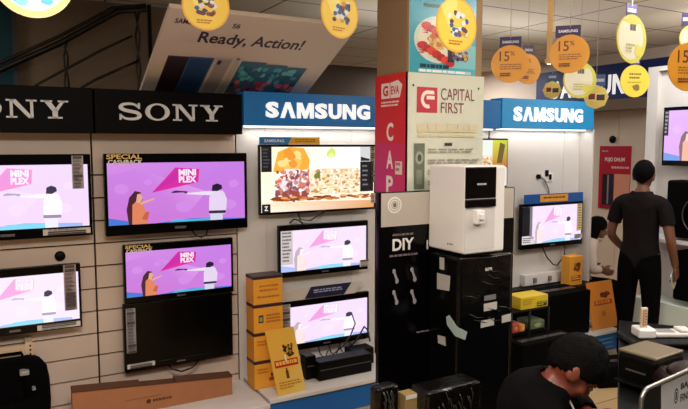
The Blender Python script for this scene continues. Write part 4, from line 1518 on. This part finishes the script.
def hang(label, px, py, rpx, D, twist, style, card=None, string=True, seed=0, cardh=None):
    p = PD(px, py, D)
    r = rpx * D / F_PX
    rz = -math.atan2(p.x, p.y) + R(twist)
    t = thing('hanging_tag', label, 'hanging tag', p, rz, 'round offer tags hanging from the ceiling')
    m = MB()
    if style == 'octo':
        m.disc((0, .0005, 0), r, .004, n=8)
    else:
        m.disc((0, .0005, 0), r, .004, n=48)
    ORG, YEL = (214, 146, 34), (222, 196, 60)
    edge = mat('orange_tag_edge', (206, 140, 36), .5) if style in ('15',) else mat('yellow_tag_edge', (222, 180, 60), .5)
    m.build('tag_disc', edge, t)
    a = Art(2 * r, 2 * r)
    rr = random.Random(seed)
    if style == '15':
        a.ell(.5, .5, .5, .5, (216, 148, 34), 48)
        a.text('15', .22, .58, .48, .84, (110, 44, 20), .01)
        a.text('%', .50, .72, .62, .84, (110, 44, 20), .01)
        a.lines(.24, .33, .80, .50, 3, (150, 84, 24), rr, .45, .2)
        a.lines(.24, .16, .52, .27, 2, (110, 50, 20), rr, .7, .1)
    elif style == 'pic':
        a.ell(.5, .5, .5, .5, (226, 172, 60), 48)
        a.ell(.5, .5, .46, .46, (238, 200, 70), 48)
        a.poly([(.10, .80), (.24, .92), (.50, .97), (.5, .70), (.30, .45)], (246, 220, 120))
        for i in range(30):
            a.blob(.52 + .44 * (rr.random() - .5), .52 + .40 * (rr.random() - .5), .07, .06, rr.choice([(60, 60, 70), (40, 90, 150), (220, 220, 226), (96, 50, 60), (140, 70, 60), (200, 150, 60), (230, 226, 220)]), rr, 6)
        a.lines(.3, .12, .7, .22, 2, (180, 120, 40), rr)
    elif style == 'white':
        a.ell(.5, .5, .5, .5, (226, 190, 130), 48)
        a.ell(.5, .5, .47, .47, (232, 238, 232), 48)
        a.ring(.5, .5, .47, .47, .13, (232, 200, 110), 40, -PI, 0)
        for i in range(16):
            a.blob(.55 + .5 * (rr.random() - .5), .34 + .3 * (rr.random() - .5), .10, .07, rr.choice([(110, 196, 220), (70, 160, 200), (150, 216, 226), (60, 90, 70), (226, 236, 230)]), rr, 7)
    elif style == 'pale':
        a.ell(.5, .5, .5, .5, (206, 204, 80), 48)
        a.ell(.46, .52, .42, .44, (222, 220, 196), 48)
        a.poly([(.15, .85), (.5, 1.0), (.85, .85), (.5, .78)], (206, 206, 60))
        a.lines(.42, .66, .62, .80, 1, (70, 60, 50), rr, .9, .0)
        a.blob(.72, .28, .16, .14, (214, 206, 80), rr)
        a.lines(.3, .2, .6, .4, 3, (190, 180, 110), rr)
    elif style == 'yel':
        a.ell(.5, .5, .5, .5, (222, 200, 60), 48)
        a.lines(.3, .52, .7, .74, 2, (130, 100, 40), rr, .5, .2)
        a.blob(.55, .3, .16, .12, (130, 110, 40), rr)
        a.lines(.24, .40, .78, .48, 1, (180, 150, 50), rr, .5)
    else:
        a.ell(.5, .5, .5, .5, (232, 212, 120), 8)
        a.rect(.16, .34, .84, .66, (240, 222, 150))
        a.rect(.2, .4, .46, .64, (130, 40, 34)); a.rect(.52, .36, .84, .6, (60, 50, 60))
    a.xform(Matrix.Translation((-r, 0, -r))); a.build('tag_print', PRINT, t)
    if card:
        cw, ch = card[0] * D / F_PX, card[1] * D / F_PX
        m = MB(); m.box(-cw / 2 + card[2] * D / F_PX, cw / 2 + card[2] * D / F_PX, .006, .009, r * .86, r * .86 + ch)
        m.box(-.004, .004, .0045, .007, r * .7, r * .95)
        o = m.build('header_card', TAGBLUE if len(card) > 3 else TAGCARD, t)
        b = Art(cw, ch)
        if card[0] > 11:
            b.text('SAMSUNG', .12, .42, .88, .66, (214, 208, 226), .03)
        else:
            b.rect(.1, .4, .9, .65, (170, 164, 196))
        b.xform(Matrix.Translation((-cw / 2 + card[2] * D / F_PX, .0055, r * .86))); b.build('card_print', PRINT, o)
        top = r * .86 + ch
    else:
        top = r - .005
    m = MB(); m.tube([(0, .005, top - .01), (0, .005, CEIL - p.z)], .0018, 5); m.build('string', STR, t)
    return t


hang('largest white round tag with yellow lower rim, top left corner', 33, -21, 38, 1.9, 0, 'white', seed=1)
hang('round yellow picture tag over the top edge of the tilted pale board', 206, 6, 24, 3.0, 12, 'pic', seed=2)
hang('round yellow picture tag at the right corner of the tilted board', 340, 13, 25, 3.2, 42, 'pic', seed=3)
hang('big orange-yellow picture tag overlapping the prawn poster', 457, 25, 27, 2.5, 43, 'pic', seed=4)
hang('orange round tag reading 15%, left of the two large ones', 510, 64, 18.5, 3.7, 0, '15', (21, 11, 0), seed=5)
hang('orange round tag mostly behind the left 15% tag', 528, 69, 15, 4.2, 35, '15', (12, 11, 1), seed=6)
hang('orange round tag reading 15%, in front of the pale yellow one', 569.5, 54, 19, 3.6, 0, '15', (24, 12, -2), seed=7)
hang('pale yellow tag hanging just behind the right 15% tag', 580, 80, 18, 4.3, 30, 'pale', seed=8)
hang('small eight-sided tag with a blue card above the right blue sign', 552, 90, 9, 4.6, 0, 'octo', (9, 10, 0, 1), seed=9)
hang('small eight-sided tag below the pale yellow one, beside the far banner', 596, 97, 12, 4.6, 10, 'octo', (11, 12, 3, 1), seed=10)
hang('pale narrow-looking tag turned edgewise under a purple card, upper right', 632, 39, 24, 2.9, 56, 'pale', (17, 14, 0), seed=11)
hang('yellow round tag in front of the end of the far blue banner', 635, 81, 16, 4.2, 34, 'yel', (11, 10, 0), seed=12)
hang('orange round tag cut off by the right edge', 689, 67, 24, 2.9, 40, '15', None, seed=13)
hang('pale tag above the orange one at the right edge', 692, 38, 13, 3.3, 30, 'pale', (9, 14, -6), seed=14)

# hanging strip by the 15% tags, small bright lamp
p = PD(550, 30, 3.9)
t = thing('paper_streamer', 'narrow tan paper streamer hanging from the ceiling between the two 15% tags', 'streamer', (p.x, p.y, 0), -math.atan2(p.x, p.y))
pz = PD(550, 60, 3.9).z
m = MB(); m.box(-.016, .016, 0, .003, pz, CEIL); m.build('strip', mat('tan_strip', (196, 152, 96), .6), t)
m = MB(); m.box(-.024, .024, -.004, .006, pz - .02, pz + .01); m.build('weight', mat('tan_strip', (196, 152, 96), .6), t)
p = PD(549, 62, 6.9)
t = thing('ceiling_lamp', 'tiny bright lamp in the distance below the ceiling', 'lamp', p)
m = MB(); m.ball((0, 0, 0), .028); m.build('bulb', mat('lamp_glow', (255, 236, 200), .4, emit=6), t)
m = MB(); m.tube([(0, 0, .02), (0, 0, CEIL - p.z)], .008); m.disc((0, 0, .02), .035, .02, 'z'); m.build('stem', DARKMETAL, t)

# ================================================================== COUNTER AT THE LOWER RIGHT
DZ = 0.72
dd = R(52.6)
DIRV = Vector((math.sin(dd), math.cos(dd), 0))
c0 = PD(624, 300, 2.0)
t = thing('counter', 'black service counter at the lower right carrying the machines', 'counter', (c0.x, c0.y, 0), -dd)
m = MB(); m.rbox(0, 1.3, 0, 2.3, DZ - .035, DZ, .006); m.build('top', BLACK, t)
m = MB(); m.rbox(.66, 1.28, .03, 2.27, 0.0, DZ - .036, .004); m.build('body', MATTBLACK, t)
for yy_ in (.04, 2.2):
    m = MB(); m.rbox(.02, .08, yy_, yy_ + .06, 0, DZ - .036, .004); m.build('leg', MATTBLACK, t)


def machine(name, label, cat, pl, pf, z, depth, top_m, body_m, r=.02):
    L, Fp = PZ(pl[0], pl[1], z), PZ(pf[0], pf[1], z)
    ex = Fp - L
    w = ex.length
    rz = math.atan2(ex.y, ex.x)
    t = thing(name, label, cat, (L.x, L.y, DZ), rz)
    h = z - DZ
    m = MB(); m.rbox(0, w, 0, depth, 0, h - .012, r, 3); m.build('casing', body_m, t)
    m = MB(); m.rbox(.004, w - .004, .004, depth - .004, h - .013, h, .005); m.build('lid', top_m, t)
    m = MB(); m.box(w * .25, w * .75, -.003, .002, h * .45, h * .50); m.build('paper_slot', mat('dull_grey_line', (70, 68, 70), .35), t)
    return t, w, h


pt, w, h = machine('printer', 'flat black printer with a brownish lid, left on the counter', 'printer', (617, 348), (657, 359.5), .885, .24, mat('brown_grey_lid', (112, 100, 78), .35), BLACK)
m = MB(); m.rbox(w * .1, w * .9, -.05, 0.0, h * .12, h * .2, .003); m.build('paper_tray', BLACK, pt)
# second machine further back
p = PD(664, 343, 3.55)
zb = p.z
t = thing('receipt_printer', 'wide dark machine behind the brown-lidded printer, under the white card reader', 'printer', (PD(634, 343, 3.55).x, PD(634, 343, 3.55).y, DZ), R(-29))
m = MB(); m.rbox(0, .60, 0, .26, 0, zb - DZ, .02, 3); m.build('casing', BLACK, t)
m = MB(); m.box(.08, .52, -.002, .002, .05, .056); m.build('paper_slot', mat('dull_grey_line', (70, 68, 70), .35), t)
# white card reader on it with upright label strip
q = PD(639, 342, 3.62)
t = thing('card_reader', 'white card reader with an upright label strip on the dark rear machine', 'card reader', (q.x, q.y, zb + .0005), R(-29))
m = MB(); m.rbox(0.0, .10, 0.0, .11, 0, .055, .012, 3); m.build('base', WHITEPL, t)
m = MB(); m.rbox(.10, .32, .02, .13, 0, .026, .01, 3); m.rbox(.25, .32, .03, .12, .02, .045, .01, 3); m.build('body', mat('soft_white', (206, 202, 198), .5), t)
m = MB(); m.box(.125, .23, .04, .115, .0255, .0275); m.build('screen', mat('grey_panel', (150, 150, 146), .25), t)
m = MB(); m.rbox(.022, .058, .03, .05, .05, .172, .003); o = m.build('label_strip', mat('pale_strip', (214, 200, 176), .5), t)
a = Art(.036, .12); a.rect(.2, .1, .5, .9, (206, 130, 80)); a.lines(.55, .1, .9, .9, 6, (120, 110, 100), random.Random(2)); a.xform(Matrix.Translation((.022, .029, .052))); a.build('print', PRINT, o)
# rounded dark machine at the right edge
q = PD(686, 372, 2.80)
t = thing('counting_machine', 'rounded black machine at the right edge, behind the finance sign', 'machine', (q.x, q.y, DZ), R(-35))
m = MB(); m.rbox(-.10, .22, -.08, .16, 0, .13, .05, 4); m.build('casing', mat('dark_maroon_plastic', (30, 14, 16), .4), t)
m = MB(); m.ball((.06, .03, .13), .13, .10, .05); m.build('hood', mat('dark_maroon_plastic', (30, 14, 16), .4), t)
m = MB(); m.rbox(.0, .10, -.085, -.07, .06, .09, .004); m.build('keypad', mat('dull_grey_line', (70, 68, 70), .35), t)

# finance sign in a steel frame
s0 = PD(641, 409, 2.35)
sY = s0.y
rzs = R(8)
Dp = Vector((math.cos(rzs), math.sin(rzs), 0))
nrm = Vector((-Dp.y, Dp.x, 0))


def on_sign(px, py):
    d = ray(px, py)
    k = (s0 - O).dot(nrm) / d.dot(nrm)
    p = O + d * k
    return Vector(((p - s0).dot(Dp), 0, p.z - DZ))


t = thing('counter_sign', 'steel-framed BAJAJ FINSERV sign standing on the counter at the lower right', 'sign', (s0.x, s0.y, DZ), rzs)
A = on_sign(641, 406); B = on_sign(648.5, 388.5); C = on_sign(688, 371.5)
zt = max(B.z, C.z)
top = (B.z + C.z) / 2 + .004
wS = .46
m = MB()
pts = [(0, 0, 0), (0, 0, top - .05)] + [(.045 - .045 * math.cos(k * PI / 12), 0, top - .045 + .045 * math.sin(k * PI / 12)) for k in range(0, 7)] + [(wS - .045, 0, top)] + [(wS - .045 + .045 * math.sin(k * PI / 12), 0, top - .045 + .045 * math.cos(k * PI / 12)) for k in range(1, 7)] + [(wS, 0, 0)]
m.tube(pts, .0085, 10); m.build('frame', METAL, t)
m = MB(); m.box(.008, wS - .008, .002, .006, .006, top - .008); m.build('panel', mat('dark_panel', (30, 29, 28), .3), t)
u0 = on_sign(661, 395).x
a = Art(wS - u0 - .012, top - .02)
aw, ah = a.w, a.h
a.poly([(.0, 1), (1, 1), (1, .0), (.06, .0)], (206, 204, 200))


def an(px, py):
    p = on_sign(px, py)
    return (p.x - u0) / aw, (p.z - .008) / ah


cx_, cy_ = an(676.5, 396)
rx_ = .0165
a.ring(cx_, cy_, rx_ / aw, .031 / ah, .24, (34, 32, 34))
a.text('B', cx_ - .006 / aw, cy_ - .016 / ah, cx_ + .008 / aw, cy_ + .016 / ah, (34, 32, 34), .05)
v1, v2 = an(682, 383)[1], an(682, 391)[1]
u_ = an(681, 388)[0]
a.text('BAJAJ', u_, v2, u_ + .115 / aw, v2 + .032 / ah, (34, 32, 34), .04)
v3 = an(683, 401)[1]
a.text('FINSERV', u_, v3, u_ + .15 / aw, v3 + .032 / ah, (34, 32, 34), .02)
a.xform(Matrix.Translation((u0, .0012, .008))); a.build('label', PRINT, t)
m = MB(); m.rbox(-.01, .02, -.05, .05, 0, .008, .002); m.rbox(wS - .02, wS + .01, -.05, .05, 0, .008, .002); m.build('foot', METAL, t)

# low dark carton on the floor between the seated man and the counter
p0 = PZ(599, 389, 0.0)
t = thing('floor_carton', 'low black carton on the floor before the right blue base', 'carton', (p0.x, p0.y, 0), R(-20))
m = MB(); m.rbox(0, .42, 0, .26, 0, .17, .006); m.build('box', MATTBLACK, t)
m = MB(); m.box(.02, .40, .1, .15, .1695, .171); m.build('tape', mat('dark_tape', (50, 48, 50), .25), t)

# ================================================================== PEOPLE
def skin_data(joints, edges, sub=1):
    names = list(joints)
    me = bpy.data.meshes.new('limb_chain')
    me.from_pydata([joints[n][0] for n in names], [(names.index(a), names.index(b)) for a, b in edges], [])
    o = bpy.data.objects.new('limb_chain', me)
    COL.objects.link(o)
    mod = o.modifiers.new('skin', 'SKIN')
    mod.use_smooth_shade = True
    for i, n in enumerate(names):
        r = joints[n][1]
        me.skin_vertices[0].data[i].radius = r if isinstance(r, (tuple, list)) else (r, r)
        me.skin_vertices[0].data[i].use_root = (i == 0)
    s = o.modifiers.new('sub', 'SUBSURF')
    s.levels = s.render_levels = sub
    dg = bpy.context.evaluated_depsgraph_get()
    ev = bpy.data.meshes.new_from_object(o.evaluated_get(dg))
    d = ([v.co.copy() for v in ev.vertices], [tuple(p.vertices) for p in ev.polygons])
    bpy.data.objects.remove(o)
    bpy.data.meshes.remove(ev)
    return d


def fuse(mb, name, material, parent, voxel=.009, smooth=4):
    o = mb.build('fuse_source', material)
    r = o.modifiers.new('remesh', 'REMESH')
    r.mode, r.voxel_size, r.use_smooth_shade = 'VOXEL', voxel, True
    s = o.modifiers.new('smooth', 'SMOOTH')
    s.iterations, s.factor = smooth, .5
    dg = bpy.context.evaluated_depsgraph_get()
    me = bpy.data.meshes.new_from_object(o.evaluated_get(dg))
    me.name = name
    me.polygons.foreach_set('use_smooth', [True] * len(me.polygons))
    bpy.data.objects.remove(o)
    me.materials.clear()
    me.materials.append(material)
    q = bpy.data.objects.new(name, me)
    COL.objects.link(q)
    q.parent = parent
    return q


TORSO = {('pelvis', 'waist'), ('waist', 'chest'), ('chest', 'upper'), ('upper', 'neck')}
SHOULDER = {('upper', 'sR'), ('upper', 'sL')}
UPARM = {('sR', 'eR'), ('sL', 'eL')}
FORE = {('eR', 'wR'), ('eL', 'wL')}
LEG = {('pelvis', 'hR'), ('pelvis', 'hL'), ('hR', 'kR'), ('hL', 'kL'), ('kR', 'aR'), ('kL', 'aL')}


def dress(body, name, material, parent, J, pred, off):
    """a garment cut to the body's own surface and lifted off it by off"""
    me = body.data
    segs = [(e, Vector(J[e[0]][0]), Vector(J[e[1]][0])) for e in E]
    rad = {n: (sum(r) / 2 if isinstance(r, (tuple, list)) else r) for n, (p, r) in J.items()}
    keep = []
    for v in me.vertices:
        best = None
        for e, a_, b_ in segs:
            ab = b_ - a_
            k = max(0.0, min(1.0, (v.co - a_).dot(ab) / ab.length_squared))
            d = (v.co - (a_ + ab * k)).length - (rad[e[0]] * (1 - k) + rad[e[1]] * k)
            if best is None or d < best[0]:
                best = (d, e, k)
        hand = min((v.co - Vector(J[n][0])).length for n in ('wR', 'wL')) < .05
        keep.append(pred(best[1], best[2], v.co) and not (best[0] > .06) and not (hand and best[1] not in FORE))
    idx, vs, fs = {}, [], []
    for p in me.polygons:
        if all(keep[i] for i in p.vertices):
            f = []
            for i in p.vertices:
                if i not in idx:
                    idx[i] = len(vs)
                    vs.append(me.vertices[i].co + me.vertices[i].normal * off)
                f.append(idx[i])
            fs.append(tuple(f))
    m = MB(); m.add(vs, fs, None, True)
    o = m.build(name, material, parent)
    sm = o.modifiers.new('smooth', 'SMOOTH'); sm.iterations, sm.factor = 3, .5
    so = o.modifiers.new('cloth_thickness', 'SOLIDIFY'); so.thickness, so.offset = .006, -1
    return o


def head_into(mb, Mh):
    def b(c, rx, ry, rz):
        k = MB(); k.ball(c, rx, ry, rz, 20, 14); mb.add([Mh @ p for p in k.v], k.f)
    b((0, -.008, .022), .074, .094, .096)
    b((0, .022, -.042), .056, .066, .070)
    b((0, .048, -.085), .030, .030, .026)
    b((0, .092, -.012), .013, .022, .026)
    b((0, .096, -.024), .017, .016, .012)
    b((0, .078, -.052), .024, .016, .008)
    b((0, .077, -.063), .021, .015, .008)
    b((.03, .076, .030), .026, .012, .010)
    b((-.03, .076, .030), .026, .012, .010)
    for s in (-1, 1):
        b((s * .074, -.012, -.008), .012, .026, .036)
        b((s * .080, -.018, .012), .010, .020, .018)
        b((s * .04, .055, -.02), .025, .025, .026)


def hair_into(mb, Mh, back=-.065, side=-.005, front=.058, bob=None, tuft=.004, seed=1):
    k = MB(); k.ball((0, 0, 0), 1, 1, 1, 40, 28)
    r = random.Random(seed)
    vs = []
    for p in k.v:
        az = math.atan2(p.y, p.x)     # +pi/2 is the face
        f = math.sin(az)
        line = side + (front - side) * max(0, f) ** 1.2 if f > 0 else side + (back - side) * (-f) ** .8
        q = Vector((p.x * .083, -.012 + p.y * .104, .028 + p.z * .105))
        if bob and f < .55:
            if p.z < 0:
                q = Vector((p.x * (.090 + .012 * -p.z) / max(.35, math.sqrt(max(1e-4, 1 - p.z * p.z))) * min(1, math.sqrt(max(1e-4, 1 - p.z * p.z)) * 3), -.02 + p.y * .10 / max(.35, math.sqrt(max(1e-4, 1 - p.z * p.z))) * min(1, math.sqrt(max(1e-4, 1 - p.z * p.z)) * 3), .028 + p.z * bob))
        elif q.z < line:
            q = Vector((p.x * .060, -.01 + p.y * .076, .02 + p.z * .085))
        else:
            q += p * (tuft * (r.random() - .3))
        vs.append(Mh @ q)
    mb.add(vs, k.f, None, True)


def hand_into(mb, Mh, side, curl=.5, s=1.0):
    """wrist at the origin, fingers run along -z, thumb towards +y; palm faces -x*side"""
    k = MB()
    k.rbox(-.014, .014, -.040, .040, -.095, .012, .012, 3)
    for i, (y, L) in enumerate(((.030, .072), (.010, .080), (-.010, .074), (-.029, .058))):
        pts = [Vector((0, y, -.085))]
        ang = .15
        for seg in (.45, .32, .25):
            ang += curl
            pts.append(pts[-1] + Vector((-side * math.sin(ang), 0, -math.cos(ang))) * (L * seg))
        k.tube([pts[0] + Vector((0, 0, .03))] + pts, [.009, .0092, .0086, .0078, .006], 8)
    k.tube([(0, .030, -.02), (-side * .012, .056, -.045), (-side * .022, .064, -.072), (-side * .03, .060, -.095)], [.013, .011, .0095, .007], 8)
    mb.add([Mh @ (p * s) for p in k.v], k.f)


SKIN = mat('brown_skin', (112, 70, 50), .5, vary=.08, bscale=20)
SKIN2 = mat('warm_brown_skin', (108, 50, 34), .5, vary=.08, bscale=20)
HAIR = mat('black_hair', (5, 4, 4), .8, spec=.08, bump=.4, bscale=140)
SHIRT = mat('charcoal_tshirt', (22, 18, 19), .9, spec=.1, bump=.06, bscale=160)
TROUSER = mat('black_trousers', (5, 4, 5), .9, spec=.06)
SHOE = mat('black_shoe', (16, 14, 14), .4)

# ---- standing man
pm = PD(642, 200, 5.25)
man = thing('person', 'standing man seen from behind in dark t-shirt, a white phone in his right hand', 'person', (pm.x, pm.y, 0), R(-74))
J = {
    'pelvis': ((0, 0, .92), (.135, .095)), 'waist': ((0, .005, 1.06), (.130, .090)), 'chest': ((0, -.005, 1.25), (.150, .100)),
    'upper': ((0, -.01, 1.38), (.125, .080)), 'neck': ((0, -.005, 1.46), .054), 'head': ((0, .01, 1.55), .052),
    'sR': ((.175, -.01, 1.385), .058), 'eR': ((.245, -.035, 1.10), .043), 'wR': ((.265, .06, .855), .030),
    'sL': ((-.175, -.01, 1.385), .058), 'eL': ((-.250, .0, 1.10), .043), 'wL': ((-.20, .19, .95), .030),
    'hR': ((.09, 0, .86), .088), 'kR': ((.105, .01, .48), .058), 'aR': ((.11, -.03, .09), .040), 'tR': ((.125, .11, .035), .034),
    'hL': ((-.09, 0, .86), .088), 'kL': ((-.105, .03, .48), .058), 'aL': ((-.115, .02, .09), .040), 'tL': ((-.13, .16, .035), .034)}
E = [('pelvis', 'waist'), ('waist', 'chest'), ('chest', 'upper'), ('upper', 'neck'), ('neck', 'head'), ('upper', 'sR'), ('sR', 'eR'), ('eR', 'wR'), ('upper', 'sL'), ('sL', 'eL'), ('eL', 'wL'),
     ('pelvis', 'hR'), ('hR', 'kR'), ('kR', 'aR'), ('aR', 'tR'), ('pelvis', 'hL'), ('hL', 'kL'), ('kL', 'aL'), ('aL', 'tL')]
MH = Matrix.Translation((0, .02, 1.60)) @ Matrix.Rotation(R(8), 4, 'Z') @ Matrix.Rotation(R(-8), 4, 'X')
mb = MB()
mb.add(*skin_data(J, E))
head_into(mb, MH)
MR = Matrix.Translation((.265, .06, .86)) @ Matrix.Rotation(R(18), 4, 'X')
ML = Matrix.Translation((-.20, .19, .955)) @ Matrix.Rotation(R(52), 4, 'X')
hand_into(mb, MR, 1, .55)
hand_into(mb, ML, -1, .4)
BODY = fuse(mb, 'body', SKIN, man)
mb = MB(); hair_into(mb, MH, -.068, .005, .06); mb.build('hair', HAIR, man)
dress(BODY, 'tshirt', SHIRT, man, J, lambda seg, k, p: (seg in TORSO and (seg != ('upper', 'neck') or k < .55)) or (seg in UPARM and k < .62) or (seg in SHOULDER), .016)
dress(BODY, 'trousers', TROUSER, man, J, lambda seg, k, p: (seg in LEG and p.z > .07) or (seg == ('pelvis', 'waist') and k < .35), .015)
for s, (ax, ay) in (('R', (.118, .035)), ('L', (-.122, .085))):
    m = MB(); m.rbox(ax - .048, ax + .048, ay - .13, ay + .14, 0.0, .075, .03, 3); m.build('shoe', SHOE, man)
m = MB()
m.rbox(-.0045, .0045, -.036, .036, -.075, .075, .004, 2)
Mp = man.matrix_basis @ MR @ Matrix.Translation((-.028, .0, -.105)) @ Matrix.Rotation(R(20), 4, 'X')
ph = m.build('mobile_phone', WHITEPL)
ph.matrix_basis = Mp
tag(ph, 'white phone held in the right hand of the standing man', 'phone')

# ---- seated figures
def seated(label, head_px, D, heading, shirt_m, skin_m, pitch, seat_z, lean, group=None, bob=None, voxel=.009, reach=None, collar=False):
    hp = PD(head_px[0], head_px[1], D)
    dz = seat_z - .46
    hy, hz = .44 * lean + .02, 1.06 + .10 * (1 - lean)
    base_z = hp.z - hz - dz
    fwd = Vector((math.sin(heading), math.cos(heading), 0))
    base = Vector((hp.x, hp.y, 0)) - fwd * hy
    dz = hp.z - hz
    t = thing('person', label, 'person', (base.x, base.y, 0), -heading)

    def Q(x, y, z, k=1.0):
        return (x, y * (lean if z > .6 else 1.0), z + dz)
    wr = reach or (.12, .44, .72)
    J = {'pelvis': (Q(0, 0, .53), (.15, .11)), 'waist': (Q(0, .07, .70), (.135, .10)), 'chest': (Q(0, .20, .89), (.150, .105)), 'upper': (Q(0, .28, .98), (.12, .085)), 'neck': (Q(0, .345, 1.02), .056), 'head': (Q(0, .42, 1.06 + .10 * (1 - lean)), .050),
         'sR': (Q(.17, .27, .97), .060), 'eR': (Q(.235, .33, .74), .044), 'wR': (Q(wr[0], wr[1], wr[2]), .030),
         'sL': (Q(-.17, .27, .97), .060), 'eL': (Q(-.235, .33, .74), .044), 'wL': (Q(-.10, .42, .72), .030),
         'hR': (Q(.09, .04, .52), .095), 'kR': ((.14, .43, .52 + dz), .062), 'aR': ((.14, .40, .09), .042), 'tR': ((.15, .53, .035), .034),
         'hL': (Q(-.09, .04, .52), .095), 'kL': ((-.14, .43, .52 + dz), .062), 'aL': ((-.14, .40, .09), .042), 'tL': ((-.15, .53, .035), .034)}
    if collar:
        J['sL'] = (Q(-.175, .36, .975), .062)
        J['eL'] = (Q(-.26, .62, .89), .046)
        J['wL'] = (Q(-.08, .60, .88), .030)
        J['eL'] = (Q(-.26, .56, .89), .046)
        for n_, p_ in (('kR', (.14, .36, .52 + dz)), ('kL', (-.14, .36, .52 + dz)), ('aR', (.14, .30, .09)), ('aL', (-.14, .30, .09)), ('tR', (.15, .42, .035)), ('tL', (-.15, .42, .035))):
            J[n_] = (p_, J[n_][1])
        J['eR'] = (Q(.25, .32, .74), .044)
        J['wR'] = (Q(.10, .36, .74), .030)
    mb = MB(); mb.add(*skin_data(J, E))
    MH = Matrix.Translation(Vector((0, hy, hz + dz))) @ Matrix.Rotation(R(-pitch), 4, 'X')
    head_into(mb, MH)
    for s, n in ((1, 'wR'), (-1, 'wL')):
        hand_into(mb, Matrix.Translation(J[n][0]) @ Matrix.Rotation(R(70), 4, 'X'), s, .45)
    BODY = fuse(mb, 'body', skin_m, t, voxel)
    mb = MB(); hair_into(mb, MH, -.062 if not bob else -.12, -.012, .040, bob, .010, 4); mb.build('hair', HAIR, t)
    for s in (-1, 1):
        m = MB(); m.ball(MH @ Vector((s * .031, .078, .010)), .0115, .0115, .0115, 12, 8); m.build('eye', mat('eye_white', (96, 84, 76), .3), t)
    dress(BODY, 'shirt', shirt_m, t, J, lambda seg, k, p: (seg in TORSO and (seg != ('upper', 'neck') or k < (.8 if collar else .5))) or seg in UPARM or seg in SHOULDER or (seg in FORE and k < .85), .017)
    if collar:
        nk = Vector(J['neck'][0]); up = Vector(J['upper'][0])
        ax = (nk - up).normalized()
        cpts = []
        for k in range(9):
            a_ = PI * k / 8
            u_ = Vector((1, 0, 0)); v_ = ax.cross(u_)
            if v_.y < 0: v_ = -v_
            cpts.append(up.lerp(nk, .85) + u_ * .066 * math.cos(a_) + v_ * .066 * math.sin(a_))
        m = MB(); m.tube(cpts, .010, 8)
        v_ = Vector((0, 1, 0))
        for s in (-1, 1):
            b0 = up.lerp(nk, .75) + Vector((s * .03, .068, -.02))
            m.add([b0, b0 + Vector((s * .035, .0, .012)), b0 + Vector((s * .02, .035, -.055)), b0 + Vector((0, .006, 0)), b0 + Vector((s * .035, .006, .012)), b0 + Vector((s * .02, .041, -.055))], [(0, 1, 2), (5, 4, 3), (0, 3, 4, 1), (1, 4, 5, 2), (2, 5, 3, 0)])
        m.build('collar', mat('white_collar', (214, 210, 208), .7), t)
    dress(BODY, 'trousers', TROUSER, t, J, lambda seg, k, p: (seg in LEG and p.z > .07) or (seg == ('pelvis', 'waist') and k < .3), .015)
    for s in (-1, 1):
        m = MB(); yo = -.10 if collar else 0; m.rbox(s * .145 - .046, s * .145 + .046, .31 + yo, .58 + yo, 0.0, .075, .03, 3); m.build('shoe', SHOE, t)
    sz = .53 + dz - .125
    st = thing('stool', 'round black stool under the ' + ('bending man' if collar else 'half-hidden seated person'), 'stool', (base.x, base.y, 0), -heading)
    m = MB(); m.disc((0, 0, sz - .05), .16, .05, 'z', 28); m.build('seat', BLACK, st)
    for k in range(4):
        a_ = PI / 4 + k * PI / 2
        m = MB(); m.tube([(.11 * math.cos(a_), .11 * math.sin(a_), sz - .05), (.15 * math.cos(a_), .15 * math.sin(a_), 0)], .013); m.build('leg', DARKMETAL, st)
    return t


seated('man with black hair bending low over his work beside the counter, white collar showing', (573, 369), 2.32, R(126), mat('black_shirt', (5, 4, 5), .9, spec=.06), SKIN2, 55, .46, .68, collar=True)
seated('person with dark hair mostly hidden behind the end of the right white bay, pale sleeve', (597, 229), 6.55, R(135), mat('pale_sleeve_cloth', (214, 196, 184), .8), SKIN, 18, .46, .35, bob=.13, voxel=.012, reach=(.16, .6, .74))
